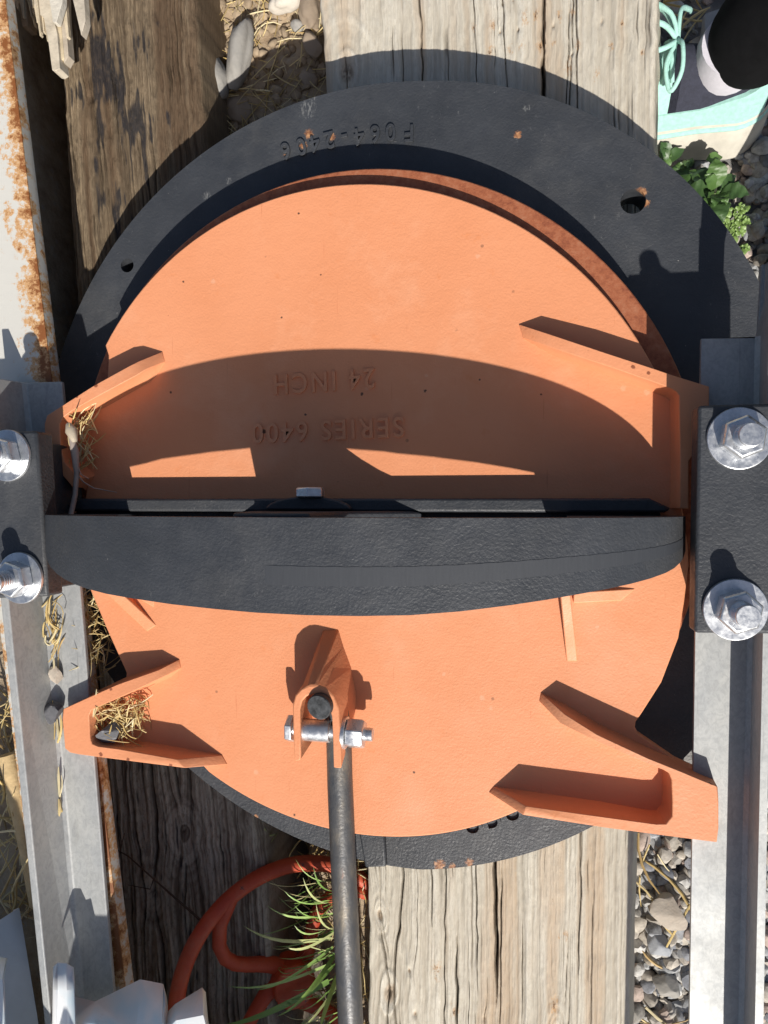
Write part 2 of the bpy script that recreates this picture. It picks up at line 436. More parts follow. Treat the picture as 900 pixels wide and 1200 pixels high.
def timber(name, Lpx, Rpx, zt, thick, mat, label, cracks, knots, seed, du=.00095, dv=.0030, chamfer=.006, rough=1.0, tarspots=None, round_r=.006):
    L = [P(x, y, zt) for x, y in Lpx][::-1]; Rr = [P(x, y, zt) for x, y in Rpx][::-1]
    y0, y1 = L[0].y, L[-1].y
    wid = max(abs(b.x - a.x) for a, b in zip(L, Rr))
    nu = int(wid / du); nv = int((y1 - y0) / dv)
    u = np.linspace(0, 1, nu); v = np.linspace(y0, y1, nv)
    U, V = np.meshgrid(u, v)
    xl = np.interp(v, [p.y for p in L], [p.x for p in L])[:, None] + (vnoise(v * 9, 0 * v, seed + 9)[:, None] - .5) * .006 + (vnoise(v * 60, 0 * v, seed + 91)[:, None] - .5) * .0022
    xr = np.interp(v, [p.y for p in Rr], [p.x for p in Rr])[:, None] + (vnoise(v * 9, 0 * v, seed + 19)[:, None] - .5) * .006 + (vnoise(v * 60, 0 * v, seed + 92)[:, None] - .5) * .0022
    X = xl + U * (xr - xl)
    a = U * wid                                            # metres across
    w_ = a.copy()
    K = np.zeros_like(a)
    for (ku, ky, kr, _) in knots:
        dx = a - ku; dy = (V - ky) / 2.2
        q = np.exp(-(dx * dx + dy * dy) / (2 * kr * kr))
        w_ = w_ + np.sign(dx) * q * kr * .5
        K = np.maximum(K, np.exp(-(dx * dx + (V - ky) ** 2 / 1.6) / (2 * (kr * .33) ** 2)))
    RG = np.zeros_like(a); RW_ = np.zeros_like(a)
    for (ku, ky, kr, _) in knots:
        if kr < .015: continue
        rr = np.hypot((a - ku), (V - ky) / 1.9) + (vnoise(a * 40, V * 25, seed + 81) - .5) * .006
        q = np.exp(-(rr / (kr * 1.25)) ** 2); RG = np.where(q > RW_, vnoise(rr * 420, 0 * rr + ku * 90, seed + 82), RG); RW_ = np.maximum(RW_, q)
    wob = (vnoise(a * 10, V * 1.6, seed + 1) - .5) * .004
    g1 = vnoise((w_ + wob) * 300, V * 5, seed + 2)
    g2 = vnoise((w_ + wob) * 640, V * 11, seed + 3)
    g3 = vnoise((w_ + wob) * 95, V * 2.0, seed + 4); g4 = vnoise(a * 330, V * 130, seed + 44)
    grain = .33 * g1 + .33 * g2 + .20 * g3 + .14 * g4
    grain = grain * (1 - .8 * RW_) + (RG * .9 + .05) * .8 * RW_
    Z = (RG - .5) * RW_ * .003 + (g1 - .5) * .0014 * rough + (g2 - .5) * .0009 * rough + (g3 - .5) * .0022 * rough + (g4 - .5) * .0007 * rough + (vnoise(a * 9, V * 4, seed + 5) - .5) * .005 * rough
    Z = Z + (vnoise(a * 160, V * 45, seed + 33) - .5) * .0012 * rough
    C = np.zeros_like(a)
    for (cu, ca, cb, wd, dp) in cracks:
        line = cu + (vnoise(V * 7, 0 * V + cu * 100, seed + 6) - .5) * .006 + (vnoise(V * 60, 0 * V + cu * 100, seed + 7) - .5) * .0016
        along = np.clip((V - ca) / .05, 0, 1) * np.clip((cb - V) / .05, 0, 1)
        along = along * (.45 + .55 * np.clip(vnoise(V * 8, 0 * V + cu * 77, seed + 8) * 2 - .3, 0, 1))
        q = np.clip(1 - np.abs(w_ - line) / (wd * (.25 + .75 * along)), 0, 1) * along
        Z = Z - dp * q ** .7; C = np.maximum(C, np.clip(q * 1.3, 0, 1))
    Z = Z - K * .004
    # small fine checks everywhere
    fc = vnoise((w_ + wob) * 420, V * 9, seed + 11); fm = vnoise(a * 20, V * 6, seed + 12)
    fq = np.clip((fc - .83) * 9, 0, 1) * np.clip((fm - .42) * 5, 0, 1)
    Z = Z - fq * .0022 * rough; C = np.maximum(C, fq * .75)
    # rounded arrises
    for e in (a, wid - a):
        q = np.clip(1 - e / round_r, 0, 1)
        Z = Z - (1 - np.sqrt(np.clip(1 - q * q, 0, 1))) * round_r
    stain = .62 * vnoise(w_ * 30, V * 2.0, seed + 13) + .38 * vnoise(a * 120, V * 9, seed + 14)
    stain = np.maximum(stain, K * 1.0); C = np.maximum(C, np.clip(K - .55, 0, 1) * 1.6 * (vnoise(a * 500, V * 300, seed + 71) > .4))
    tarv = np.zeros_like(a)
    for (tu, ty, tr, tl) in (tarspots or []):
        tarv = np.maximum(tarv, np.exp(-((a - tu) / tr / 1.7) ** 2 - ((V - ty) / tl / 1.5) ** 2) * .62)
    tarv = np.clip(tarv * .75 + (vnoise((w_ + wob) * 110, V * 16, seed + 61) - .5) * .75 + (vnoise((w_ + wob) * 330, V * 40, seed + 62) - .5) * .55, 0, 1)
    Zt = zt + Z
    # side walls
    zb = zt - thick
    nside = 5
    lw = [[(xl[j, 0] - chamfer * .3 * k / nside, V[j, 0], Zt[j, 0] + (zb - Zt[j, 0]) * k / nside) for j in range(nv)] for k in range(nside, 0, -1)]
    rw = [[(xr[j, 0] + chamfer * min(1, k / 2), V[j, 0], Zt[j, -1] + (zb - Zt[j, -1]) * k / nside) for j in range(nv)] for k in range(1, nside + 1)]
    A = np.stack([X, V, Zt], 2)
    A = np.concatenate([np.array(lw).transpose(1, 0, 2), A, np.array(rw).transpose(1, 0, 2)], 1)
    def ext(M, fillv=None):
        return np.concatenate([np.repeat(M[:, :1], nside, 1), M, np.repeat(M[:, -1:], nside, 1)], 1)
    n2 = A.shape[1]
    idx = np.arange(nv * n2).reshape(nv, n2)
    F = np.stack([idx[:-1, :-1].ravel(), idx[:-1, 1:].ravel(), idx[1:, 1:].ravel(), idx[1:, :-1].ravel()], 1).tolist()
    F.append(idx[0, ::-1].tolist()); F.append(idx[-1, :].tolist())
    F += [(int(idx[j, 0]), int(idx[j + 1, 0]), int(idx[j + 1, -1]), int(idx[j, -1])) for j in (0,)] if False else []
    o = obj(name, A.reshape(-1, 3).tolist(), F, mat, smooth=75, fixn=False,
            attrs={'grain': ext(grain).ravel(), 'crack': ext(C).ravel(), 'stain': ext(stain).ravel(), 'tar': ext(tarv).ravel()})
    return tag(o, label, 'timber')

TZ = -0.136
def yy(py): return P(450, py, TZ).y
random.seed(3)
# pale timber on the right: px across at z=TZ, about 1.05 mm per px
ck = [(.288, yy(700), yy(-80), .0030, .016), (.130, yy(400), yy(-90), .0016, .008),
      (.060, yy(1300), yy(940), .0028, .012), (.150, yy(1300), yy(1085), .0022, .014), (.212, yy(1165), yy(960), .0035, .016),
      (.222, yy(1320), yy(1000), .0016, .008), (.255, yy(1190), yy(1060), .0016, .008), (.108, yy(1100), yy(930), .0012, .006),
      (.130, yy(1240), yy(960), .0012, .006), (.180, yy(1180), yy(930), .0012, .006), (.020, yy(1350), yy(980), .0022, .010),
      (.240, yy(200), yy(-100), .0010, .005), (.200, yy(250), yy(-100), .0010, .004), (.330, yy(260), yy(-100), .0012, .005)]
for i in range(30):
    c0 = random.uniform(-60, 1150)
    ck.append((random.uniform(.01, .37), yy(c0 + random.uniform(60, 420)), yy(c0), random.uniform(.0006, .0012), random.uniform(.002, .005)))
kn = [(.036, yy(1165), .030, 0), (.02, yy(1075), .016, 0), (.31, yy(1180), .016, 0), (.070, yy(1135), .008, 0), (.080, yy(1185), .007, 0), (.195, yy(1180), .006, 0), (.03, yy(80), .03, 0)]
for (px, py) in ((615, 22), (628, 18), (668, 18), (611, 54), (634, 54), (677, 53), (665, 80), (700, 88), (730, 28), (736, 55)):
    kn.append(((px - 378) * .001, yy(py), .0035, 0))
timber('timber', [(357, -420), (375, 0), (384, 120), (428, 990), (431, 1200), (440, 1640)], [(776, -420), (771, 0), (768, 190), (743, 980), (738, 1200), (728, 1640)],
       TZ, .19, PALE, 'pale bleached wooden timber with long cracks under the right half of the gate', ck, kn, 21, chamfer=.014, rough=1.0)
random.seed(5)
ck = [(.07, yy(1300), yy(880), .0022, .010), (.105, yy(1300), yy(880), .0024, .010), (.128, yy(1100), yy(880), .0016, .008), (.04, yy(1200), yy(900), .0016, .006)]
for i in range(40):
    c0 = random.uniform(-60, 1150)
    ck.append((random.uniform(.01, .165), yy(c0 + random.uniform(40, 200)), yy(c0), random.uniform(.0008, .002), random.uniform(.003, .008)))
kn = [(.045, yy(78), .012, 0), (.11, yy(1000), .02, 0), (.06, yy(1080), .018, 0)]
tars = [(.075, yy(30), .03, .045), (.09, yy(60), .02, .05), (.10, yy(150), .02, .05), (.12, yy(110), .012, .04), (.03, yy(75), .02, .018), (.07, yy(210), .012, .03), (.14, yy(130), .008, .03), (.06, yy(130), .01, .03), (.13, yy(20), .02, .02)]
timber('timber', [(38, -420), (64, 0), (90, 350), (122, 900), (140, 1200), (165, 1640)], [(200, -420), (226, 0), (244, 160), (306, 980), (322, 1200), (350, 1640)],
       TZ - .002, .46, BROWN, 'dark brown weathered timber with tar stains under the left half of the gate', ck, kn, 41, chamfer=.004, rough=2.2, tarspots=tars, round_r=.01)  # extra depth keeps sunlight out of the added trench

# ------------------------------------------------------------------ the slide gate
def tilt_ellipse(cx, cy, rx, ry, sh, y): pass
gate_c = P(447, 598, 0)
GATE = root('slide_gate', (gate_c.x, gate_c.y, -.013), 'round orange painted gate leaf with four lugs, lying face up on the black ring', 'gate')

def ell(py, side, cx=447, cy=598, rx=364, ry=383, sh=.05):
    t = max(0, 1 - ((py - cy) / ry) ** 2)
    return (cx + sh * (py - cy) + side * rx * math.sqrt(t), py)
def ell_ang(a, cx=447, cy=598, rx=364, ry=383, sh=.05):
    y = cy - ry * math.sin(a)
    return (cx + rx * math.cos(a) + sh * (y - cy), y)
LH = .028
outline = []
a0 = math.asin((598 - 417) / 383); a1 = math.asin((598 - 432) / 383)
for i in range(61):                                # upper arc, from left to right
    a = (PI - a0) + (a1 - (PI - a0)) * i / 60
    outline.append((*ell_ang(a), 0))
outline[0] = (127, 417, 0); outline[-1] = (767, 432, 0)
outline += [(799, 444, LH), (829, 454, LH), (829, 474, LH), (813, 528, LH), (806, 540, LH), (806, 594, LH), (806, 640, 0.0), (807, 662, 0), (802, 705, 0), (795, 748, 0), (775, 800, 0), (752, 836, 0), (745, 846, 0), (744, 853, 0), (748, 860, 0),
            (812, 911, LH), (840, 923, LH), (840, 985, LH), (711, 968, LH), (618, 953, LH)]
b0 = math.asin((598 - 950) / 383); b1 = -PI + math.asin((905 - 598) / 383)
for i in range(49):
    a = b0 + (b1 - b0) * i / 48
    outline.append((*ell_ang(a), 0))
outline += [(217, 899, LH), (114, 886, LH), (84, 882, LH), (77, 877, LH), (73, 833, LH), (134, 804, LH), (147, 795, 0), (148, 789, 0), (146, 784, 0), (124, 735, 0), (106, 692, 0), (98, 660, 0), (94, 620, 0),
            (85, 569, LH), (65, 545, LH), (54, 517, LH), (53, 496, LH), (56, 488, LH), (109, 453, LH)]
pts = []
for (x, y, z) in outline:
    p = P(x, y, z); pts.append((p.x, p.y))
mb = MB(); mb.prism(pts, -.013, 0)
mb.build('plate', ORANGE, GATE, bevel=.0022)

def rim(secs, name='lug', zb=-.0122):
    S_ = []
    for (o, i, z) in secs:
        po = P(*o, z); pi_ = P(*i, z)
        dz = (1 if z < .01 else 0)
        d = (po - pi_).normalized(); k_ = min(1, z / .022); a1, a2 = po + d * .0042 * k_, po + d * .0010 * k_; b1, b2 = pi_ - d * .0048 * k_, pi_ - d * .0011 * k_
        zl = z * .24
        S_.append([(a1.x, a1.y, zb), (a1.x, a1.y, -.0008), (a2.x, a2.y, zl), (po.x, po.y, z), (pi_.x, pi_.y, z), (b2.x, b2.y, zl), (b1.x, b1.y, -.0006), (b1.x, b1.y, -.004)])
    m = MB(); m.loft(S_); return m.build(name, ORANGE, GATE, bevel=.0018, smooth=50)
rim([((608, 380), (613, 396), .001), ((642, 391), (648, 408), .022), ((711, 414), (715, 430), LH), ((769, 433), (770, 449), LH), ((789, 440), (786, 455), LH), ((800, 443.5), (793, 459), LH), ((831, 453), (796, 464), LH),
     ((831, 475), (796.5, 495), LH), ((815, 528), (797, 530), LH), ((807, 540), (797, 545), LH), ((807, 596), (797, 596), LH)])
rim([((190, 412), (193, 424), .001), ((163, 423), (171, 433), .020), ((150, 429.5), (160, 440), .025), ((109.6, 452), (117, 463), LH), ((75, 474), (85, 481), LH), ((55, 487), (74, 489), LH),
     ((52, 497), (70, 497), LH), ((53, 518), (71, 523), LH), ((64, 546), (75, 541), LH), ((85, 571), (92, 560), LH)])
rim([((210, 773), (212, 783), .001), ((186, 785), (190, 794), .018), ((138, 802), (150, 813), LH), ((100, 819), (118, 827), LH), ((74, 831), (107, 832), LH), ((73, 843), (104, 839), LH),
     ((76, 877), (105.5, 866), LH), ((82, 882), (108, 872), LH), ((92, 884), (116, 875), LH), ((114, 887), (140, 878), LH), ((216, 900), (207, 890), LH), ((266, 896), (260, 885), .001)])
rim([((634, 812), (632, 822), .001), ((662, 837), (657, 848), .026), ((700, 861), (695, 867), .03), ((760, 889), (751, 892), .03), ((795, 903), (777, 902), .03), ((826, 916), (784, 906), .03), ((841, 922), (787, 914), .03),
     ((842, 940), (788, 940), .03), ((842, 970), (787.5, 957), .03), ((840, 987), (780, 966), .03), ((800, 982), (768, 966), .03), ((710, 970), (703, 957), .03), ((613, 955), (617, 945), .03), ((573, 929), (579, 922), .001)])
# small stiffening ribs below the bow
def rib(t, name='rib'):
    top = [P(*q[:2], q[2]) for q in t]
    bot = [(p.x, p.y, -.002) for p in top]
    m = MB(); m.hull8(top, bot); return m.build(name, ORANGE, GATE, bevel=.0012)
rib([(655, 680, .022), (667, 680, .022), (677, 775, .001), (664, 775, .001)])
rib([(672, 707, .010), (672, 694, .010), (745, 690, .001), (728, 704, .001)])
rib([(118, 690, .014), (131, 684, .014), (183, 733, .001), (172, 740, .001)])
rib([(130, 683, .012), (140, 676, .012), (182, 700, .001), (180, 712, .001)])

# clevis
CZ = .05
Uo = [(345, 893), (343.5, 860), (343, 826), (346, 815), (353.5, 807), (362, 803.5), (370, 803), (381, 806.5), (391, 816), (397, 831), (398.5, 862), (400, 901)]
Ui = [(352.5, 891), (352, 858), (351.6, 832), (354, 822), (359, 816.5), (366, 813.7), (373, 813.7), (380, 818), (386, 827), (389, 842), (390, 868), (391, 900)]
Bo = [(366, 862), (358, 838), (356, 812), (358, 800), (364, 790), (379, 737), (397, 736), (403, 757), (412, 782), (418, 812), (417, 832), (411, 862)]
cl = MB()
to = [P(*q, CZ) for q in Uo]; ti = [P(*q, CZ) for q in Ui]; bo = [P(*q, -.001) for q in Bo]
bi = []
for a, b, c in zip(to, ti, bo):
    k = (b - a); bi.append(Vector((c.x + k.x * .9, c.y + k.y * .9, -.001)))
for q in (0, -1): pass
bi[5] = Vector((P(372, 796, 0).x, P(372, 796, 0).y, -.001)); bi[6] = Vector((P(380, 796, 0).x, P(380, 796, 0).y, -.001)); bi[4] = Vector((P(366, 801, 0).x, P(366, 801, 0).y, -.001)); bi[7] = Vector((P(388, 801, 0).x, P(388, 801, 0).y, -.001))
n = len(to); V_ = to + ti + bo + bi; F_ = []
for i in range(n - 1):
    F_ += [(i, i + 1, n + i + 1, n + i), (i, 2 * n + i, 2 * n + i + 1, i + 1), (n + i, n + i + 1, 3 * n + i + 1, 3 * n + i), (2 * n + i, 3 * n + i, 3 * n + i + 1, 2 * n + i + 1)]
for i in (0, n - 1): F_.append((i, n + i, 3 * n + i, 2 * n + i))
cl.add(V_, F_); clevis = cl.build('clevis', ORANGE, GATE, bevel=.0014, smooth=28)

def cyl(m, a, b, r, n=20, r2=None):
    m.tube([a, b], [r, r if r2 is None else r2], n)
def hexnut(m, c, ax, r, h):
    ax = Vector(ax).normalized(); u = ax.orthogonal().normalized(); v = ax.cross(u)
    c = Vector(c)
    def ring(rr, t): return [c + ax * t + (u * math.cos(k * PI / 3 + .35) + v * math.sin(k * PI / 3 + .35)) * rr for k in range(6)]
    m.loft([ring(r * .93, 0), ring(r, h * .12), ring(r, h * .86), ring(r * .9, h)])
pz = .034
pa = P(338, 853, pz); pb = P(437, 861, pz); ax = (pb - pa).normalized()
m = MB(); cyl(m, pa, pb, .0068); 
pin = m.build('clevis_bolt', ZINC, GATE, bevel=.0008)
m = MB(); cyl(m, P(355, 854.5, pz), P(388, 857, pz), .0115, 24); m.build('sleeve', ZINC, pin, bevel=.001)
m = MB(); hexnut(m, P(407, 858.7, pz), ax, .0155, .0185); m.build('nut', ZINC, pin, bevel=.0008)
m = MB(); cyl(m, P(402, 858.2, pz), P(406.5, 858.6, pz), .0165, 28); m.build('washer', ZINC, pin, bevel=.0006)
m = MB(); hexnut(m, P(337, 853, pz), ax, .0145, .008); m.build('bolt_head', ZINC, pin, bevel=.0008)

# lettering
def text_obj(s, size, depth, mat, parent, loc, rot, xs=1.0, spacing=1.0, name='lettering', join=None):
    cu = bpy.data.curves.new('t', 'FONT'); cu.body = s; cu.size = size; cu.extrude = depth; cu.bevel_depth = .0003
    cu.align_x = 'CENTER'; cu.align_y = 'CENTER'; cu.space_character = spacing; cu.resolution_u = 6; cu.offset = .0002
    o = bpy.data.objects.new('t', cu); COL.objects.link(o)
    bpy.context.view_layer.update()
    me = bpy.data.meshes.new_from_object(o.evaluated_get(bpy.context.evaluated_depsgraph_get()))
    vs_ = []
    M = Matrix.Translation(loc) @ Matrix.Rotation(rot, 4, 'Z') @ Matrix.Diagonal((xs, 1, 1, 1))
    for v in me.vertices: vs_.append(M @ v.co)
    fs = [tuple(p.vertices) for p in me.polygons]
    bpy.data.objects.remove(o); bpy.data.curves.remove(cu); bpy.data.meshes.remove(me)
    if join is not None: join.add(vs_, fs); return
    m = MB(); m.add(vs_, fs); return m.build(name, mat, parent, smooth=30)
mb = MB()
text_obj('24 INCH', .030, .0016, None, None, P(379, 446, .0008), R(180 + 2), .84, 1.25, join=mb)
text_obj('SERIES 6400', .030, .0016, None, None, P(383, 503, .0008), R(180 + 1.5), .92, 1.22, join=mb)
mb.build('lettering', ORANGE, GATE, smooth=30)

# ------------------------------------------------------------------ black ring
RZ = -.062
rc = P(492, 557, RZ)
FRAME = root('gate_frame', (rc.x, rc.y, TZ), 'large black cast iron flange ring lying on the timbers beneath the orange gate leaf', 'gate frame')
def ring_pts(cx, cy, rx, ry, z, n=128, sh=0.0):
    o = []
    for i in range(n):
        a = 2 * PI * i / n
        y = cy - ry * math.sin(a)
        k_ = 1 + (.05 * max(0, math.cos(a)) * max(0, math.sin(a)) if n == 160 and rx > 400 else 0) - (.075 * max(0, -math.cos(a)) * max(0, -math.sin(a)) if n == 160 and rx > 400 else 0)
        p = P(cx + rx * k_ * math.cos(a) + sh * (y - cy), cy + (y - cy) * k_, z); o.append((p.x, p.y))
    return o
ro = ring_pts(493, 557, 443, 462, RZ, 160, .0); ri = ring_pts(470, 590, 330, 345, RZ, 160, .02)
holes = [((742, 236), .0132), ((149, 311), .0085), ((700, 880), .013)]
bm = bmesh.new()
th = .042
def loop(pts_, z): 
    vs_ = [bm.verts.new((p[0], p[1], z)) for p in pts_]
    return [bm.edges.new((vs_[i], vs_[(i + 1) % len(vs_)])) for i in range(len(vs_))]
eds = loop(ro, RZ) + loop(ri, RZ)
for (hp, hr) in holes:
    c = P(*hp, RZ)
    eds += loop([(c.x + hr * math.cos(2 * PI * k / 28), c.y + hr * math.sin(2 * PI * k / 28)) for k in range(28)], RZ)
bmesh.ops.triangle_fill(bm, use_beauty=True, use_dissolve=False, edges=eds)
ex = bmesh.ops.extrude_face_region(bm, geom=bm.faces[:])
for v in [e for e in ex['geom'] if isinstance(e, bmesh.types.BMVert)]: v.co.z -= th
bmesh.ops.recalc_face_normals(bm, faces=bm.faces)
V_ = [v.co.copy() for v in bm.verts]; bm.verts.index_update()
F_ = [tuple(v.index for v in f.verts) for f in bm.faces]; bm.free()
def fr(px, py): 
    p = P(px, py, RZ) - FRAME.location; return (p.x, p.y, p.z)
FB = m_black('black_flange_paint', .8, [(fr(607, 158), .0065), (fr(752, 226), .009), (fr(757, 238), .006), (fr(388, 160), .007), (fr(356, 171), .007), (fr(336, 179), .006), (fr(362, 157), .008), (fr(320, 118), .007), (fr(345, 109), .006), (fr(400, 99), .004),
                                    (fr(515, 1014), .009), (fr(550, 1011), .007), (fr(530, 1016), .006), (fr(300, 957), .004)],
             [(fr(361, 128), .015), (fr(366, 112), .010), (fr(268, 212), .006), (fr(242, 229), .008), (fr(617, 126), .006)])
obj('flange', V_, F_, FB, FRAME, smooth=30)
# foot of the ring: hub barrel going down
m = MB()
so_, si_ = ring_pts(461, 574, 366, 377, -.016, 128, .04), ring_pts(461, 574, 335, 346, -.016, 128, .04)
m.loft([[(a[0], a[1], -.016), (b[0], b[1], -.016), (b[0], b[1], -.07), (a[0], a[1], -.07)] for a, b in zip(so_, si_)], closed=True)
m.build('seat_ring', RUST, FRAME, bevel=.0015, smooth=30)
# cast boss block on the lower rim
m = MB()
q = [P(418, 960, RZ + .006), P(449, 960, RZ + .006), P(452, 1016, RZ + .006), P(428, 1017, RZ + .006)]
b_ = [Vector((p.x + dx, p.y + dy, RZ - .03)) for p, dx, dy in zip(q, (-.004, .004, .006, -.002), (0, 0, -.002, -.002))]
m.hull8(q, b_); m.build('cast_boss', BLACK, FRAME, bevel=.002)
mb = MB()
chars = 'F064-2406'; xs_ = [480, 458, 440, 421, 404, 386, 369, 353, 335]; ys_ = [154, 153, 155, 158, 160, 162, 166, 170, 175]
for i, ch in enumerate(chars):
    ang = 180 + (480 - xs_[i]) * -.0 + (min(0, 0)) + {0: 2}.get(i, 0)
    tilt = math.degrees(math.atan2(xs_[i] - 470, 420)) * -1
    text_obj(ch, .027, .0022, None, None, P(xs_[i], ys_[i] + 2, RZ + .001), R(180 + tilt * .8), .9, join=mb)
mb.build('lettering', BLACK, FRAME, smooth=30)
mb = MB()
for ch, x, y, t in (('O', 601, 955, 20), ('D', 577, 964, 15), ('O', 554, 970, 10)):
    text_obj(ch, .026, .0022, None, None, P(x, y, RZ + .001), R(t), 1.1, join=mb)
mb.build('lettering', BLACK, FRAME, smooth=30)

def low_front(fx, z): return P(fx, float(np.interp(fx, LOWX, LOWY)), z).y
# ------------------------------------------------------------------ strongback (black bow)
H0, HT = .022, .166
YB = P(430, 607, HT).y
YF = P(430, 722, HT).y
def bow_extent(xl, xr):
    lo, hi = 1e9, -1e9
    for k in range(0, 181, 3):
        t = R(k); X = (xl + xr) / 2 + (xr - xl) / 2 * math.cos(t); Z = H0 + (HT - H0) * math.sin(t) ** .8
        x, _ = proj((X, YB, Z)); lo = min(lo, x); hi = max(hi, x)
    return lo, hi
xl, xr = P(52, 600, .03).x, P(803, 600, .03).x
for _ in range(30):
    lo, hi = bow_extent(xl, xr)
    xl += (52 - lo) / 900 * .75 * .7; xr += (803.5 - hi) / 900 * .75 * .7
bc = Vector(((xl + xr) / 2, (YB + YF) / 2, H0))
BOW = root('strongback', (bc.x, bc.y, 0.002), 'black arched cast iron bow standing across the middle of the orange gate', 'gate bow')
BOWP = []
LOWX = [51, 52, 53, 55, 59, 66, 76, 88, 102, 125, 150, 200, 250, 300, 360, 420, 480, 540, 600, 640, 680, 710, 740, 762, 780, 790, 797, 801, 803, 804]
LOWY = [628, 640, 648, 656, 664, 672, 679, 685, 690, 696, 700.5, 708, 713.5, 718, 721, 722, 721, 716.5, 709, 703, 696, 690.5, 684, 678, 671.5, 666, 659.5, 653, 646, 636]
UND = []
for sx, sy in ((138, 560), (150, 551), (190, 540), (245, 532), (300, 526), (345, 523), (385, 525), (450, 531), (510, 538), (560, 545), (600, 552), (628, 558)):
    d = P(sx, sy, 0); z = .06
    for _ in range(12):                              # underside that lets light reach this far under the bow
        X = d.x + z * .2875
        yfz = low_front(proj((X, (YB + YF) / 2, z))[0], z + .012); z = max(.024, (d.y - yfz) / 1.0728)
    UND.append((X, z))
UX = [u[0] for u in UND]; UZ = [u[1] for u in UND]
secs = []
N = 260; tk = .011
xc, ax_ = (xl + xr) / 2, (xr - xl) / 2
for i in range(N + 1):
    t = PI * i / N
    def pt(t): return Vector((xc + ax_ * math.cos(t), 0, H0 + (HT - H0) * max(0, math.sin(t)) ** .8))
    p = pt(t); d = (pt(min(PI, t + .01)) - pt(max(0, t - .01))).normalized()
    nrm = Vector((d.z, 0, -d.x)); 
    if nrm.z < 0 or (abs(nrm.z) < .05 and nrm.x * (p.x - xc) < 0): nrm = -nrm
    e = min(t, PI - t) / R(42); e = min(1, e)
    fx = proj((p.x, (YB + YF) / 2, p.z))[0]
    yf = P(fx, np.interp(fx, LOWX, LOWY), p.z).y
    yf = min(yf, YB - .022); BOWP.append((Vector(p), nrm.copy(), yf, fx))
    zu = float(np.interp(p.x, UX, UZ, left=.010, right=.010)) if UX[0] - .012 < p.x < UX[-1] + .012 else .010
    q = Vector((p.x, 0, min(zu, p.z - .009)))
    secs.append([(p.x, YB, p.z), (p.x, yf, p.z), (q.x, yf, max(q.z, .004)), (q.x, YB, max(q.z, .004))])
m = MB(); m.loft(secs); m.build('bow_flange', m_black('black_bow_paint', .9), BOW, bevel=.0022, smooth=30)
# ground-off casting seam along the bow
def m_seam():
    m = Mat('ground_casting_seam')
    sc_ = m.noise(520, 4, .7, m.scale((1, .06, .3)))
    m.set(m.ramp(sc_, [(.2, (.040, .043, .050)), (.8, (.052, .056, .064))]), .55, spec=.45); m.bump(sc_, .16, .0008); return m.m
SEAM = m_seam()
def seam(f0, f1, x0, x1, proud, name):
    st_ = [b for b in BOWP if x0 <= b[3] <= x1]
    if len(st_) < 3: return
    st_.sort(key=lambda b: b[3]); m = MB(); V_ = []
    for k, (p, nn, yf, fx) in enumerate(st_):
        a, b = YB + (yf - YB) * f0, YB + (yf - YB) * f1
        j = .0002 * math.sin(k * 1.3)
        e = proud * (0 if k in (0, len(st_) - 1) else 1)
        q = p + nn * e; r_ = p - nn * .002
        V_.append([(q.x, a + j, q.z), (q.x, b + j * .7, q.z), (r_.x, b + j, r_.z), (r_.x, a + j, r_.z)])
    m.loft(V_); m.build(name, SEAM, BOW, smooth=40)
seam(.50, .70, 310, 800, .00035, 'casting_seam')
# base bar with a flared post in the middle
yb2 = P(430, 584, .026).y
ba, bb = P(78, 600, .02).x, P(786, 600, .02).x
m = MB(); m.prism([(ba, yb2 - .008), (ba + .02, yb2), (bb - .02, yb2), (bb, yb2 - .010), (bb - .006, yb2 - .014), (ba + .004, yb2 - .014)], .002, .024); m.build('base_bar', BLACK, BOW, bevel=.0025)
m = MB(); m.prism([(ba, yb2 - .031), (bb, yb2 - .031), (bb, YF + .045), (ba, YF + .045)], .002, .034); m.build('base_bar', BLACK, BOW, bevel=.0025)
m = MB(); m.prism([(ba + .003, yb2 - .0142), (bb - .008, yb2 - .0142), (bb - .003, yb2 - .0308), (ba + .003, yb2 - .0308)], .002, .006); m.build('web', BLACK, BOW)
pc = P(362, 600, .03).x
prof = [(P(a, 600, 0).x - pc, z) for a, z in ((292, .0235), (308, .032), (319, .043), (324, .055), (325, .066), (326, .08), (330, .140), (407, .140), (409, .088), (414, .076), (424, .065), (440, .053), (458, .042), (480, .032), (500, .0235))]
m = MB()
yfr, ybk = YF + .022, YB + .004
V_ = [(pc + a, yfr, z) for a, z in prof] + [(pc + a, ybk, z) for a, z in prof]; k = len(prof)
F_ = [tuple(range(k)), tuple(range(2 * k - 1, k - 1, -1))] + [(i, i + k, (i + 1) % k + k, (i + 1) % k) for i in range(k)]
m.add(V_, F_); m.build('centre_post', BLACK, BOW, bevel=.003, smooth=40)
m = MB(); m.prism([(pc + .046 * math.cos(a * PI / 12) * 1.0, yb2 - .012 + .014 * math.sin(a * PI / 12)) for a in range(13)], .0245, .036); m.build('boss', BLACK, BOW, bevel=.002)
m = MB(); c = P(363, 586, .036); hexnut(m, (c.x, yb2 + .001, .034), (0, 1, 0), .0155, .0105); m.build('bolt_head', ZINC, BOW, bevel=.0008)

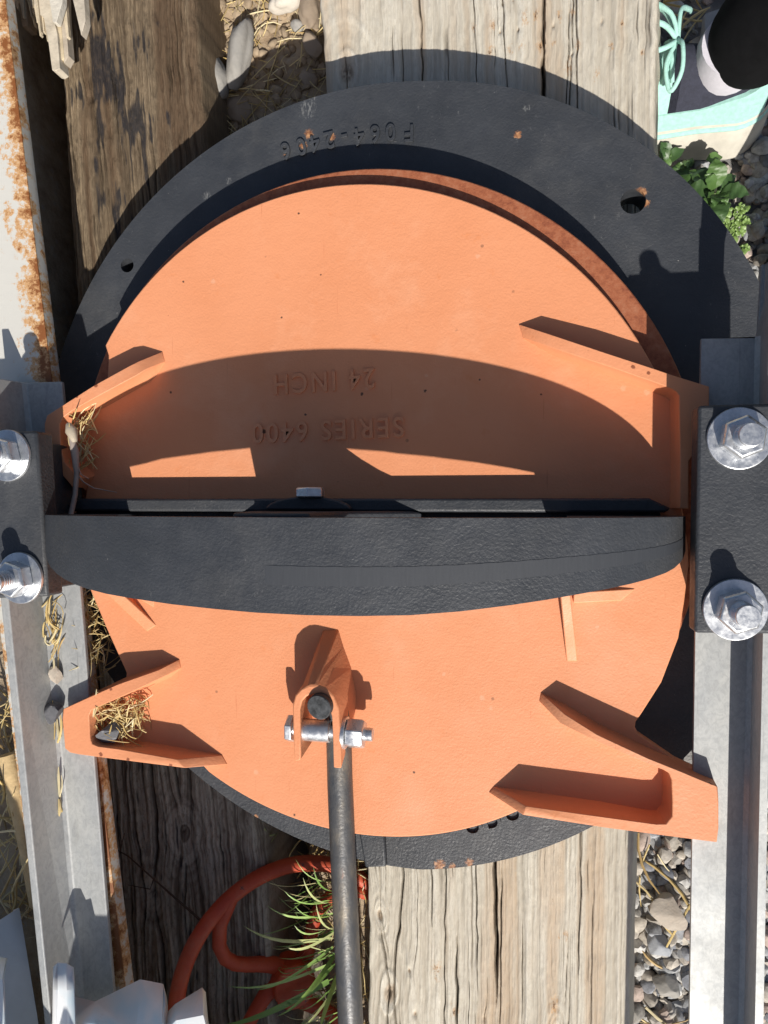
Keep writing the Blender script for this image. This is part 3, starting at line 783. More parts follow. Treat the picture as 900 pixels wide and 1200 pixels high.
# ------------------------------------------------------------------ lift rod
rp = [P(374, 828.5, .054), P(380, 823, .042), P(388, 818, .030), P(394, 830, .021), P(397, 860, .0195), P(398.5, 920, .0195), P(404, 1050, .020), P(411, 1200, .020), P(430, 1640, .02)]
ROOT = root('lift_rod', (rp[-2].x, rp[-2].y, .0), 'worn dark steel rod pinned in the orange clevis and running down out of the frame', 'rod')
m = MB(); m.tube(rp, [.0128, .0128, .0132, .0134, .0134, .0134, .0134, .0134, .0134], 28)
m.build('rod', ROD, ROOT, bevel=.0012, smooth=40)
tdir = (rp[0] - rp[1]).normalized()
m = MB(); m.tube([rp[0] - tdir * .006, rp[0] + tdir * .0006, rp[0] + tdir * .0016], [.0131, .0131, .0122], 28)
m.build('rod_end', m_plain('cut_steel_end', (.055, .058, .062), .6, .2, nsc=150, var=.6, bump=.6, bsc=260), ROOT, smooth=40)

# ------------------------------------------------------------------ guide rails
def bolt_proto():
    m = MB(); cyl(m, (0, 0, 0), (0, 0, .041), .0098, 24); 
    v, f = m.v, m.f
    # thread rings
    for k in range(5):
        m.tube([(.0097 * math.cos(a * PI / 10), .0097 * math.sin(a * PI / 10), .0225 + k * .0032) for a in range(20)], .0009, 6, closed=True)
    st = m
    n_ = MB(); hexnut(n_, (0, 0, .0035), (0, 0, 1), .0190, .0175)
    w_ = MB()
    N_ = 40
    w_.loft([[((r) * math.cos(2 * PI * k / N_), r * math.sin(2 * PI * k / N_), z) for (r, z) in ((.0268, 0), (.0271, .0008), (.0266, .0032), (.0262, .0034), (.010, .0034), (.010, 0))] for k in range(N_)], closed=True)
    return st, n_, w_
st, n_, w_ = bolt_proto()
bolt_src = None
def place_bolt(parent, loc, tilt=(0, 0)):
    global bolt_src
    off = Vector(loc) - origin_of(parent)
    if bolt_src is None:
        b = obj('bolt', st.v, st.f, ZINC, None, bevel=.0007); b.parent = parent; b.location = off; b.rotation_euler = (tilt[0], tilt[1], .3)
        nn = obj('nut', n_.v, n_.f, ZINC, None, bevel=.0009, smooth=30); nn.parent = b
        ww = obj('washer', w_.v, w_.f, ZINC, None, smooth=18); ww.parent = b
        bolt_src = (b, nn, ww)
    else:
        b = bolt_src[0].copy(); COL.objects.link(b); b.parent = parent; b.location = off; b.rotation_euler = (tilt[0], tilt[1], random.uniform(0, 1))
        for q in bolt_src[1:]:
            c = q.copy(); COL.objects.link(c); c.parent = b

LEG, FL = .06, .010
def rail(label, flat_edge, crease, legtop_in, legtop_out, ext_y):
    """angle iron: flat leg (edge..crease) at FL, upright leg rising to LEG"""
    a = P(*crease[0], FL)
    r = root('guide_rail', (a.x, a.y, 0), label, 'steel rail', 'galvanised angle iron rails beside the gate')
    secs = []
    for fe, cr, li, lo in zip(flat_edge, crease, legtop_in, legtop_out):
        A = P(*fe, FL); B = P(*cr, FL); C_ = P(*li, LEG); D = P(*lo, LEG)
        y = A.y
        sgn = 1 if D.x > B.x else -1
        secs.append([(A.x, y, FL), (B.x - sgn * .004, y, FL), (B.x, y, FL + .004), (C_.x, y, LEG), (D.x, y, LEG), (D.x + sgn * .001, y, FL - .006), (A.x, y, FL - .006)])
    m = MB(); m.loft(secs); o = m.build('angle_iron', GALV, r, bevel=.0012, smooth=30)
    return r
yb_ = 1640
RR = rail('galvanised angle iron rail on the gravel side, with black clamp bar',
          [(893, 310), (888, 396), (822, 397), (815, 740), (808, 1200), (800, yb_)], [(900, 310), (890, 396), (890, 397), (881, 740), (870, 1200), (862, yb_)],  # upright leg lengthened out of view so its shadow crosses the ring
          [(909, 310), (903, 396), (901, 397), (894, 740), (884, 1200), (876, yb_)], [(917, 310), (911, 396), (909, 397), (903, 740), (894, 1200), (886, yb_)], None)
LR = rail('galvanised angle iron rail lying on the rusty white beam, with black clamp bar',
          [(72, 447), (98, 740), (135, 1190), (172, yb_)], [(28, 447), (56, 740), (96, 1190), (134, yb_)],
          [(-17, 447), (14, 740), (62, 1190), (108, yb_)], [(-26, 447), (5, 740), (54, 1190), (100, yb_)], None)
BZ0, BZ1 = .0605, .088
def clampbar(r, pts_, inset):
    t = [P(*q, BZ1) for q in pts_]
    m = MB(); m.prism([(p.x, p.y) for p in t], BZ0, BZ1)
    return m.build('clamp_bar', BLACK, r, bevel=.003)
clampbar(RR, [(818, 475), (898, 473), (960, 472), (960, 744), (898, 743), (814, 742)], 0)
clampbar(LR, [(-70, 507), (43, 505), (56, 699), (-55, 703)], 0)
# packing lugs under the bars, resting on the flat legs
def packing(r, pts_):
    t = [P(*q, BZ0) for q in pts_]
    m = MB(); m.prism([(p.x, p.y) for p in t], FL + .0004, BZ0 - .0004); m.build('packing_block', BLACK, r, bevel=.002)
packing(RR, [(832, 486), (872, 486), (868, 730), (828, 730)])
packing(LR, [(22, 520), (50, 518), (62, 690), (34, 692)])
place_bolt(RR, P(866, 514, BZ1), (0, 0)); place_bolt(RR, P(861, 714, BZ1), (R(1.5), R(1)))
place_bolt(LR, P(10, 534, BZ1), (0, R(-1))); place_bolt(LR, P(25, 677, BZ1), (0, R(-3)))

# ------------------------------------------------------------------ rusty white beam under the left rail
BTZ = -.002
def edge_x(py): return 5 + .1217 * py
vs_, fs_, ed = [], [], []
rows = 90; colsn = 14
for j in range(rows + 1):
    py = -420 + (1700 + 420) * j / rows
    A = P(edge_x(py) - 96, py, BTZ); B = P(edge_x(py), py, BTZ)
    for i in range(colsn + 1):
        t = i / colsn
        vs_.append((A.x + (B.x - A.x) * t, A.y + (B.y - A.y) * t, BTZ - (.002 if i in (0, colsn) else 0))); ed.append(max(0, (t - .55) / .45) ** 1.3 + max(0, (.12 - t) / .12) * .6)
    vs_.append((B.x, B.y, BTZ - .004)); ed.append(.55); vs_.append((B.x + .001, B.y, BTZ - .012)); ed.append(.5); vs_.append((B.x, B.y, BTZ - .020)); ed.append(.5)
    vs_.append((A.x, A.y, BTZ - .020)); ed.append(.5)
nn_ = colsn + 5
for j in range(rows):
    for i in range(nn_):
        k = (i + 1) % nn_
        fs_.append((j * nn_ + i, j * nn_ + k, (j + 1) * nn_ + k, (j + 1) * nn_ + i))
fs_.append(tuple(range(nn_))); fs_.append(tuple((rows * nn_ + i) for i in range(nn_ - 1, -1, -1)))
o = obj('steel_beam', vs_, fs_, BEAM, smooth=40, attrs={'edge': ed})
tag(o, 'white painted steel beam with flaking rust along its edge, under the left rail', 'beam')

# ------------------------------------------------------------------ straw
def straw_mesh(n, sampler, lens=(.03, .08), rad=(.0006, .0016), tilt=.25, dirs=None, lift=.004, seed=1, curl=.5):
    r = random.Random(seed); mb = MB()
    pal = [(.70, .53, .23), (.76, .60, .30), (.60, .43, .17), (.82, .71, .44), (.48, .33, .14), (.68, .54, .28)]
    for _ in range(n):
        x, y, z = sampler(r)
        L = r.uniform(*lens); a = r.uniform(0, 2 * PI) if dirs is None else r.gauss(dirs[0], dirs[1])
        e = r.gauss(0, tilt); cv = r.gauss(0, curl) ; cz = r.gauss(0, curl * .5)
        pts_ = []; p = Vector((x, y, z + r.uniform(0, lift)))
        p = p - Vector((math.cos(a), math.sin(a), 0)) * L * .5
        for k in range(5):
            pts_.append(p.copy())
            aa = a + cv * (k - 2) * .3; ee = e + cz * (k - 2) * .25
            p = p + Vector((math.cos(aa) * math.cos(ee), math.sin(aa) * math.cos(ee), math.sin(ee))) * L / 4
        rr = r.uniform(*rad) * .78
        c = r.choice(pal); q = r.uniform(.75, 1.15); c = tuple(min(1, t * q) for t in c)
        mb.tube(pts_, [rr * .8, rr, rr, rr, rr * .4], 5, c)
    return mb
def area(pxs, z, jitter=0.0):
    """sampler inside a px quad at height z (x0,y0,x1,y1 with slant)"""
    def f(r):
        x0, y0, x1, y1, sl = pxs
        v = r.random(); u = r.random()
        p = P(x0 + (x1 - x0) * u + sl * v, y0 + (y1 - y0) * v, z)
        return p.x, p.y, (float(ground_z(p.x, p.y)) if z <= -.15 else z) + (r.uniform(0, jitter))
    return f
def stuff(mb, name, label, mat=STRAW, cat='straw'):
    o = mb.build(name, mat, None, smooth=60, fixn=False); return tag(o, label, cat, kind='stuff')
s = straw_mesh(60, area((96, 484, 116, 545, -6), .006, .012), (.012, .042), (.0005, .0012), .35, seed=2, dirs=(1.2, .7))
stuff(s, 'straw', 'dry straw caught in the upper lug beside the seed stalk')
s = straw_mesh(130, area((118, 818, 170, 858, 0), .004, .014), (.012, .04), (.0005, .0013), .4, seed=3)
stuff(s, 'straw', 'nest of dry straw filling the lower left lug pocket')
s = straw_mesh(110, area((-5, 790, 36, 1060, 22), -.05, .03), (.03, .09), (.0008, .0022), .3, seed=4, dirs=(1.5, .8))
s2 = straw_mesh(110, area((-30, 800, 20, 1100, 22), -.10, .04), (.03, .09), (.0008, .0022), .3, seed=14)
s.add(s2.v, s2.f); s.c += s2.c
stuff(s, 'straw', 'tangled dry straw along the left side of the white beam')
s = straw_mesh(30, area((54, 700, 70, 760, 6), .012, .006), (.012, .035), (.0006, .0015), .15, seed=5, dirs=(1.6, .5))
s2 = straw_mesh(9, area((64, 770, 70, 950, 8), .012, .003), (.015, .05), (.0007, .002), .1, seed=15, dirs=(1.6, .15)); s.add(s2.v, s2.f); s.c += s2.c
stuff(s, 'straw', 'bits of dry straw lying in the crease of the left rail')
s = straw_mesh(110, area((100, 690, 124, 780, 14), -.04, .03), (.015, .045), (.0004, .0012), .5, seed=6)
stuff(s, 'straw', 'straw poking up between the left rail and the orange gate')
s = straw_mesh(260, area((236, -60, 372, 190, 6), -.2, .010), (.012, .07), (.0004, .0012), .12, seed=7)
stuff(s, 'straw', 'scattered dry straw on the dirt between the timbers above the ring')
s = straw_mesh(420, area((296, 960, 424, 1300, 8), -.2, .03), (.02, .08), (.0006, .0014), .25, seed=8)
stuff(s, 'straw', 'dry straw litter under the red handwheel')
def gsamp(r):
    p = P(r.uniform(745, 812), r.uniform(970, 1260), -.31); return p.x, p.y, -.305
s = straw_mesh(15, gsamp, (.03, .10), (.001, .0032), .12, seed=9)
def gsamp2(r):
    p = P(r.uniform(772, 830), r.uniform(-10, 110), -.31); return p.x, p.y, -.303
s2 = straw_mesh(12, gsamp2, (.03, .09), (.001, .0028), .12, seed=10); s.add(s2.v, s2.f); s.c += s2.c
stuff(s, 'straw', 'loose straw stems lying on the gravel beside the pale timber')

DZ = -.23
# ------------------------------------------------------------------ gravel and stones
def rock(r, size, flat=.65, sub=1, jag=.28, seed=0):
    bm = bmesh.new(); bmesh.ops.create_icosphere(bm, subdivisions=sub, radius=1)
    sx, sy, sz = size * r.uniform(.75, 1.25), size * r.uniform(.6, 1.0), size * flat * r.uniform(.7, 1.2)
    o = Vector((r.uniform(0, 99), r.uniform(0, 99), r.uniform(0, 99)))
    cuts = [(Vector((r.gauss(0, 1), r.gauss(0, 1), r.gauss(0, 1))).normalized(), r.uniform(.55, .85)) for _ in range(5)]
    for v in bm.verts:
        d = v.co.normalized()
        q = 1 + jag * mnoise.noise(d * 1.6 + o)
        p = d * q
        for nn, k in cuts:
            t = p.dot(nn)
            if t > k: p -= nn * (t - k) * .85
        v.co = Vector((p.x * sx, p.y * sy, p.z * sz))
    M = Matrix.Rotation(r.uniform(0, 6.3), 3, 'Z') @ Matrix.Rotation(r.gauss(0, .35), 3, 'X')
    vs_ = [M @ v.co for v in bm.verts]; bm.verts.index_update()
    fs = [tuple(v.index for v in f.verts) for f in bm.faces]; bm.free()
    return vs_, fs
r = random.Random(11); mb = MB()
gp = [(.36, .37, .39), (.44, .45, .46), (.28, .29, .32), (.50, .49, .47), (.44, .40, .35), (.54, .49, .42), (.36, .34, .31), (.46, .37, .32), (.60, .59, .57)]
cnt = 0
for _ in range(11500):
    x = r.uniform(.06, 1.15); y = r.uniform(-1.0, 1.05)
    if r.random() < .45: x, y = (r.uniform(.12, .32), r.uniform(-.75, -.4)) if r.random() < .35 else (r.uniform(.27, .62), r.uniform(.2, .8))
    far = x > .75 or abs(y) > .85
    if far and r.random() < .45: continue
    s_ = r.choice((.005, .006, .008, .009, .011, .014)) * r.uniform(.8, 1.2)
    vs_, fs = rock(r, s_, .7, 2 if not far and s_ > .010 else 1)
    z = float(ground_z(x, y)) + s_ * r.uniform(.1, .75) + (0 if r.random() < .6 else .008)
    c = r.choice(gp); q = r.uniform(.85, 1.3)
    mb.add([(v.x + x, v.y + y, v.z + z) for v in vs_], fs, tuple(t * q for t in c))
rc_ = random.Random(77); cb = MB()
for _ in range(420):
    q = P(rc_.uniform(236, 376), rc_.uniform(-60, 150), DZ); s_ = rc_.choice((.002, .003, .004, .006, .009)) * rc_.uniform(.8, 1.3)
    vs_, fs = rock(rc_, s_, .7, 2 if s_ > .005 else 1)
    k_ = rc_.uniform(.8, 1.1); cb.add([(v.x + q.x, v.y + q.y, v.z + float(ground_z(q.x, q.y)) + s_ * .3) for v in vs_], fs, (.44 * k_, .34 * k_, .235 * k_))
o2 = cb.build('dirt', m_col('dirt_clod', .9, 120, .35, .15, .6, 160), None, smooth=40, fixn=False); tag(o2, 'small clods of dry dirt between the timbers above the ring', 'dirt', kind='stuff')
o = mb.build('gravel', GRAVEL, None, smooth=28, fixn=False); tag(o, 'grey and tan crushed stone gravel to the right of the pale timber', 'gravel', kind='stuff')

def stone(px, py, z, sx, sy, sz, rot, mat, label, name='stone', seed=1, cut=False, jag=.22, flat=False):
    r = random.Random(seed)
    bm = bmesh.new(); bmesh.ops.create_icosphere(bm, subdivisions=4, radius=1)
    o = Vector((r.uniform(0, 99),) * 3)
    cuts = [(Vector((r.gauss(0, 1), r.gauss(0, 1), r.gauss(0, 1))).normalized(), r.uniform(.45, .75)) for _ in range(14 if cut else 0)]
    c0 = P(px, py, z)
    M = Matrix.Rotation(R(rot), 3, 'Z')
    vs_ = []
    for v in bm.verts:
        d = v.co.normalized(); p = d * (1 + jag * mnoise.noise(d * 1.3 + o) + .05 * mnoise.noise(d * 5 + o))
        for nn, k in cuts:
            t = p.dot(nn)
            if t > k: p -= nn * (t - k) * .97
        p = M @ Vector((p.x * sx, p.y * sy, p.z * sz)); vs_.append(p + c0)
    fs = [tuple(v.index for v in f.verts) for f in bm.faces]; bm.free()
    ob = obj(name, vs_, fs, mat, smooth=30 if cut else 60, fixn=False)
    return tag(ob, label, 'stone')
SG = m_stone('grey_river_stone', (.26, .25, .235), (.36, .34, .31)); ST = m_stone('tan_stone', (.38, .32, .26), (.50, .44, .37), sc=40)
SD = m_stone('dark_stone', (.09, .09, .10), (.16, .16, .17), (.32, .32, .33)); SB = m_stone('brown_stone', (.27, .21, .155), (.37, .295, .22)); SP = m_stone('pale_stone', (.52, .47, .40), (.62, .57, .50))
SBL = m_stone('blue_grey_stone', (.30, .32, .35), (.42, .43, .45))
stone(281, 63, DZ + .018, .017, .046, .020, -12, SG, 'long smooth grey pebble leaning in the dirt above the ring, half in shade', seed=1)
stone(253, 92, DZ + .022, .0165, .031, .019, 14, SG, 'rounded grey pebble with fine wrinkles beside the longer pebble', seed=2)
stone(238, 82, DZ + .012, .012, .014, .012, 0, SP, 'small pale angular stone next to the brown timber edge', seed=3, cut=True)
stone(246, 40, DZ + .002, .013, .013, .008, 0, SP, 'small round pale pebble lying among straw on the dirt', seed=13)
stone(363, 12, DZ + .008, .015, .028, .014, 5, SB, 'smooth brown pebble against the pale timber at the top edge', seed=4)
stone(337, -3, DZ + .012, .026, .016, .018, 25, SP, 'sunlit cream stone at the top edge of the dirt strip', seed=5)
stone(368, 58, DZ + .008, .015, .026, .016, 15, SB, 'angular brown stone in shade against the pale timber', seed=6, cut=True)
stone(349, 31, DZ + .006, .009, .009, .009, 0, SG, 'tiny grey pebble in the shaded dirt', seed=7)
stone(362, 92, DZ + .000, .012, .016, .010, 40, SB, 'dark rounded stone near the ring in the shaded dirt', seed=9)
stone(280, 130, DZ + .002, .018, .022, .012, 40, SB, 'brown clod of earth beside the black ring', seed=19)
stone(840, 35, -.300, .026, .032, .020, 20, SBL, 'large blue-grey gravel stone beside the black trouser leg', seed=10, cut=True)
stone(815, 55, -.308, .020, .018, .014, 50, ST, 'pinkish angular stone just above the shoe laces', seed=20, cut=True)
stone(786, 1071, -.302, .032, .026, .018, 0, ST, 'large tan angular stone in the gravel strip between timber and rail', seed=11, cut=True)
stone(768, 1105, -.306, .020, .022, .015, 30, SBL, 'blue-grey angular stone below the tan stone in the gravel strip', seed=12, cut=True)
stone(783, 1150, -.304, .020, .020, .015, 60, SG, 'grey stone at the foot of the gravel strip', seed=15, cut=True)
stone(62, 832, .022, .015, .014, .015, 20, SD, 'dark angular stone sitting in the crease of the left rail', seed=16, cut=True)
stone(130, 858, .016, .019, .015, .013, -10, SD, 'speckled dark stone in the straw of the lower left lug', seed=17, cut=True)
stone(66, 792, .015, .009, .014, .006, 10, ST, 'flat pinkish stone lying in the crease of the left rail', seed=18, cut=True)

# ------------------------------------------------------------------ dry stalk and twig
m = MB()
sp_ = [P(83, 508, .03), P(88, 530, .03), P(90, 555, .03), P(88, 580, .034), P(83, 604, .04)]
m.tube(sp_, [.0035, .0045, .003, .0028, .003], 8, (.42, .35, .31))
m.tube([P(80, 497, .03), P(84, 505, .032), P(88, 518, .031)], [.003, .007, .003], 10, (.55, .47, .36))
m.tube([P(90, 555, .03), P(98, 565, .027), P(110, 572, .022), P(137, 577, .012)], [.001, .0009, .0007, .0004], 6, (.50, .40, .34))
m.tube([P(89, 540, .03), P(95, 556, .03), P(104, 561, .026)], [.0009, .0007, .0005], 6, (.50, .40, .34))
o = m.build('dry_stalk', STRAW, None, smooth=60); tag(o, 'grey dry seed stalk leaning over the upper left lug', 'stalk')
m = MB()
tw = [P(126, 990, TZ + .015), P(150, 1003, TZ + .012), P(180, 1030, TZ + .010), P(205, 1052, TZ + .01), P(245, 1087, TZ + .01)]
m.tube(tw, [.0006, .001, .0012, .0015, .0018], 6, (.10, .065, .045))
m.tube([tw[2], P(176, 1042, TZ + .012), P(150, 1037, TZ + .012)], [.0009, .0007, .0005], 6, (.10, .065, .045))
m.tube([P(132, 1045, TZ + .01), P(140, 1000, TZ + .012), P(146, 976, TZ + .014)], [.001, .0008, .0006], 6, (.12, .07, .045))
o = m.build('twig', STRAW, None, smooth=60); tag(o, 'thin dark forked twig on the shaded brown timber', 'twig')

# ------------------------------------------------------------------ splintered plank, loose boards
m = MB(); r = random.Random(4)
def spl(pts_, z, th_, c):
    q = [P(x, y, z) for x, y in pts_]; m.prism([(p.x, p.y) for p in q], z - th_, z, c)
spl([(14, -300), (22, 0), (26, 31), (32, 30), (31, 0), (24, -300)], -.080, .02, (.30, .23, .16))
spl([(25, -300), (31, -2), (40, 31), (39, 24), (32, -2), (31, -300)], -.076, .012, (.62, .52, .36))
spl([(28, -300), (37, 0), (45, 15), (51, 21), (56, 45), (61, 82), (65, 83), (70, 80), (67, 40), (60, 10), (56, -300)], -.074, .02, (.64, .57, .46))
spl([(50, -300), (57, -4), (62, 26), (66, 26), (73, 2), (73, -300)], -.066, .01, (.68, .64, .56))
spl([(55, -300), (63, 20), (72, 70), (75, 68), (70, 12), (66, -300)], -.079, .012, (.60, .50, .34))
spl([(60, -300), (69, 10), (75, 74), (80, 65), (76, 12), (72, -300)], -.080, .014, (.52, .45, .36))
spl([(76, -300), (84, -6), (95, 41), (100, 24), (98, -6), (90, -300)], -.072, .012, (.62, .55, .45))
for k in range(22):
    x = r.uniform(18, 98); L_ = r.uniform(8, 60) * (1 - abs(x - 60) / 75); w_k = r.uniform(1.2, 3.2)
    spl([(x - w_k - 4, -300), (x - w_k, 0), (x - w_k * .3 + L_ * .12, L_), (x + w_k * .4 + L_ * .12, L_ - 2), (x + w_k, 0), (x + w_k - 4, -300)], -.070 - r.uniform(0, .012), .006, (lambda k_: (.62 * k_, .53 * k_, .39 * k_))(r.uniform(.7, 1.1)))
o = m.build('broken_plank', SPLINT, None, bevel=.001, smooth=25); tag(o, 'splintered end of a pale broken plank above the brown timber', 'plank')
m = MB()
q = [P(x, y, -.06) for x, y in ((-60, 900), (4, 905), (20, 1040), (14, 1200), (-60, 1200))]
m.prism([(p.x, p.y) for p in q], -.16, -.06, (.33, .29, .25)); o = m.build('board', SPLINT, None, bevel=.003); tag(o, 'grey weathered board end at the left edge below the straw', 'board')
m = MB()
m.tube([P(9, 884, -.01), P(20, 930, -.012), P(34, 1000, -.014), P(44, 1060, -.018)], [.0105, .011, .010, .009], 10, (.68, .50, .27))
o = m.build('wooden_stick', SPLINT, None, smooth=50); tag(o, 'peeled yellow wooden stick lying beside the left rail', 'stick')

# ------------------------------------------------------------------ handwheel
def m_red():
    m = Mat('orange_red_paint')
    c = m.ramp(m.noise(30, 6, .7), [(.3, (.42, .050, .018)), (.7, (.56, .085, .03))])
    c = m.mix(m.math('MULTIPLY', m.ramp(m.noise(60, 5, .7), [(.60, 0), (.64, 1)]), m.ramp(m.noise(9, 3), [(.5, 0), (.58, 1)])), c, (.07, .045, .035))
    c = m.mix(m.ramp(m.noise(14, 7, .75), [(.5, 0), (.75, .4)]), c, (.32, .22, .15))
    m.set(c, .55); m.bump(m.noise(150, 4), .4, .0012); return m.m
RED = m_red()
hub = P(343, 1152, -.150)
HW = root('handwheel', hub, 'orange-red cast handwheel with curved spokes lying between the timbers', 'handwheel')
Mt = Matrix.Rotation(R(38), 3, 'Y') @ Matrix.Rotation(R(-4), 3, 'X')
def hw(p): return hub + Mt @ Vector(p)
RW = .150
m = MB(); m.tube([hw((RW * math.cos(2 * PI * k / 72), RW * math.sin(2 * PI * k / 72), 0)) for k in range(72)], .0100, 14, closed=True)
m.build('rim', RED, HW, smooth=60)
for k, a in enumerate((122, 186, 285, 35)):
    pts_ = []
    for j in range(9):
        t = j / 8; aa = R(a + 52 * (1 - t) * t * 2.2); rr = .02 + (RW - .02) * t
        pts_.append(hw((rr * math.cos(aa), rr * math.sin(aa), -.012 * (1 - t))))
    m = MB(); m.tube(pts_, [.0115, .0105, .0095, .009, .009, .009, .009, .0095, .0105], 12); m.build('spoke', RED, HW, smooth=60)
m = MB(); cyl(m, hw((0, 0, -.03)), hw((0, 0, .012)), .028, 28); m.build('hub', RED, HW, bevel=.002)

# ------------------------------------------------------------------ grass tuft and weed
def blade(mb, base, tip, h, wd, c, n=9, side=None):
    base = Vector(base); tip = Vector(tip)
    d = (tip - base); s_ = Vector((-d.y, d.x, 0)).normalized() if side is None else side
    v = []; 
    for k in range(n):
        t = k / (n - 1)
        p = base.lerp(tip, t) + Vector((0, 0, h * math.sin(PI * t * .8)))
        ww = wd * math.sin(PI * min(1, .25 + .75 * t)) ** .8 * (1 - t * .3) if t < 1 else 0
        fold = Vector((0, 0, -.25 * ww))
        v += [p - s_ * ww - fold * -1 * -1, p + Vector((0, 0, -.4 * ww)), p + s_ * ww + fold]
    f = []
    for k in range(n - 1):
        for j in (0, 1): f.append((k * 3 + j, k * 3 + j + 1, k * 3 + j + 4, k * 3 + j + 3))
    mb.add(v, f, c)
m = MB(); r = random.Random(9)
gc = [(.22, .36, .08), (.28, .44, .12), (.36, .50, .17), (.17, .29, .07), (.46, .50, .22)]
for (bx, by, tx, ty, wd) in ((385, 1150, 252, 1193, .0042), (388, 1100, 290, 1075, .003), (386, 1130, 272, 1145, .0022), (392, 1070, 318, 1052, .002), (394, 1055, 338, 1035, .0018), (390, 1110, 305, 1150, .002), (392, 1130, 330, 1180, .0022),
                          (392, 1085, 350, 1075, .0025), (394, 1060, 360, 1020, .0022), (398, 1045, 372, 1008, .002), (396, 1090, 340, 1100, .0028), (392, 1120, 355, 1160, .003), (396, 1140, 380, 1195, .0025), (400, 1090, 375, 1050, .0022),
                          (398, 1150, 360, 1190, .0018), (400, 1070, 350, 1052, .0016)):
    blade(m, P(bx, by, -.16), P(tx, ty, -.10), .03, wd * 1.25, r.choice(gc))
for k in range(50):
    bx, by = r.uniform(366, 414), r.uniform(1030, 1195); a = r.gauss(PI * 1.08, .5); L = r.uniform(20, 85)
    blade(m, P(bx, by, -.18), P(bx + L * math.cos(a), by - L * math.sin(a) * .8, -.13), r.uniform(.004, .035), r.uniform(.0005, .0016), r.choice(gc + [(.50, .46, .24), (.44, .38, .2)]))
for (bx, by, tx, ty) in ((322, 978, 300, 976), (318, 975, 312, 967), (325, 976, 320, 985)):
    blade(m, P(bx, by, -.17), P(tx, ty, -.15), .01, .002, (.40, .45, .2))
o = m.build('grass_tuft', LEAF, None, smooth=60, fixn=False); tag(o, 'tuft of long green grass blades arching over the red handwheel', 'grass')

def leaf(mb, base, tip, wd, c, arch=.01, n=9):
    base = Vector(base); tip = Vector(tip); d = tip - base
    s_ = d.cross(Vector((0, 0, 1))).normalized(); v = []
    for k in range(n):
        t = k / (n - 1); p = base.lerp(tip, t) + Vector((0, 0, arch * math.sin(PI * t)))
        ww = wd * (math.sin(PI * t ** .75) ** .9) * (1 + .08 * math.sin(k * 2.4)) + .0004
        for j, q in ((-2, .0), (-1, -.004), (0, -.007), (1, -.004), (2, .0)):
            v.append(p + s_ * ww * j / 2 + Vector((0, 0, .22 * ww * abs(j) / 2 + .0015 * math.sin(k * 1.7 + j))))
    f = [(k * 5 + j, k * 5 + j + 1, k * 5 + j + 6, k * 5 + j + 5) for k in range(n - 1) for j in range(4)]
    mb.add(v, f, c)
wr = P(842, 222, -.30)
WEED = root('weed', (wr.x, wr.y, GZ), 'small leafy green weed growing in the gravel below the running shoe', 'weed')
m = MB(); r = random.Random(21)
lc = [(.060, .125, .032), (.080, .155, .040), (.10, .185, .05), (.055, .11, .035)]
cz = -.262
ctr = P(838, 226, cz)
for (tx, ty, dz, wd) in ((838, 186, .02, .015), (878, 228, .01, .0125), (846, 262, .012, .014), (820, 262, .0, .012), (800, 225, -.005, .015), (808, 200, -.01, .014), (862, 205, .0, .010), (826, 205, .02, .009), (852, 240, .02, .008), (836, 243, .022, .008), (786, 208, -.02, .011), (815, 245, -.01, .010)):
    t = P(tx, ty, cz + dz); leaf(m, ctr.lerp(t, .12), t, wd * .82, r.choice(lc), .008, 13)
for k in range(40):
    x, y = r.uniform(775, 835), r.uniform(183, 250)
    b = P(x, y, -.29); a = r.uniform(0, 6.3); L = r.uniform(.012, .026)
    leaf(m, b, b + Vector((math.cos(a) * L, math.sin(a) * L, r.uniform(-.004, .01))), L * .33, r.choice(lc), .004, 6)
for k in range(80):
    x, y = r.uniform(836, 874), r.uniform(240, 292)
    b = P(x, y, -.30); a = r.uniform(0, 6.3); L = r.uniform(.005, .012)
    leaf(m, b, b + Vector((math.cos(a) * L, math.sin(a) * L, r.uniform(0, .006))), L * .42, (.20, .31, .085), .003, 6)
m.build('foliage', LEAF, WEED, smooth=70, fixn=False)
m = MB(); m.tube([(wr.x, wr.y, GZ), (wr.x - .004, wr.y, -.29), ctr], [.0025, .002, .0015], 7, (.16, .2, .08)); m.build('stem', LEAF, WEED, smooth=60)

# ------------------------------------------------------------------ bent sheet metal at the lower left
def m_white():
    m = Mat('white_coated_sheet')
    c = m.mix(m.ramp(m.noise(11, 3), [(.45, 0), (.58, .75)]), (.90, .91, .91), (.56, .79, .90))
    c = m.mix(m.ramp(m.noise(60, 7, .75), [(.60, 0), (.72, .4)]), c, (.42, .40, .37))
    m.set(c, .38, spec=.4); return m.m
WHITE = m_white()
def sheet(name, rows_, label, th_=.0020, mat=None, group='white bent sheet metal offcuts'):
    """rows of px points with heights, joined into a folded sheet with thickness"""
    n_ = len(rows_[0]); V0 = [P(*q) for row in rows_ for q in row]
    bm = bmesh.new(); bv = [bm.verts.new(v) for v in V0]
    for i in range(len(rows_) - 1):
        for j in range(n_ - 1):
            bm.faces.new((bv[i * n_ + j], bv[i * n_ + j + 1], bv[(i + 1) * n_ + j + 1], bv[(i + 1) * n_ + j]))
    bmesh.ops.recalc_face_normals(bm, faces=bm.faces)
    me = bpy.data.meshes.new(name); bm.to_mesh(me); bm.free()
    sharp(me, 14); me.materials.append(mat or WHITE)
    o = bpy.data.objects.new(name, me); COL.objects.link(o)
    md = o.modifiers.new('solid', 'SOLIDIFY'); md.thickness = th_; md.offset = 0
    return tag(o, label, 'sheet metal', group)
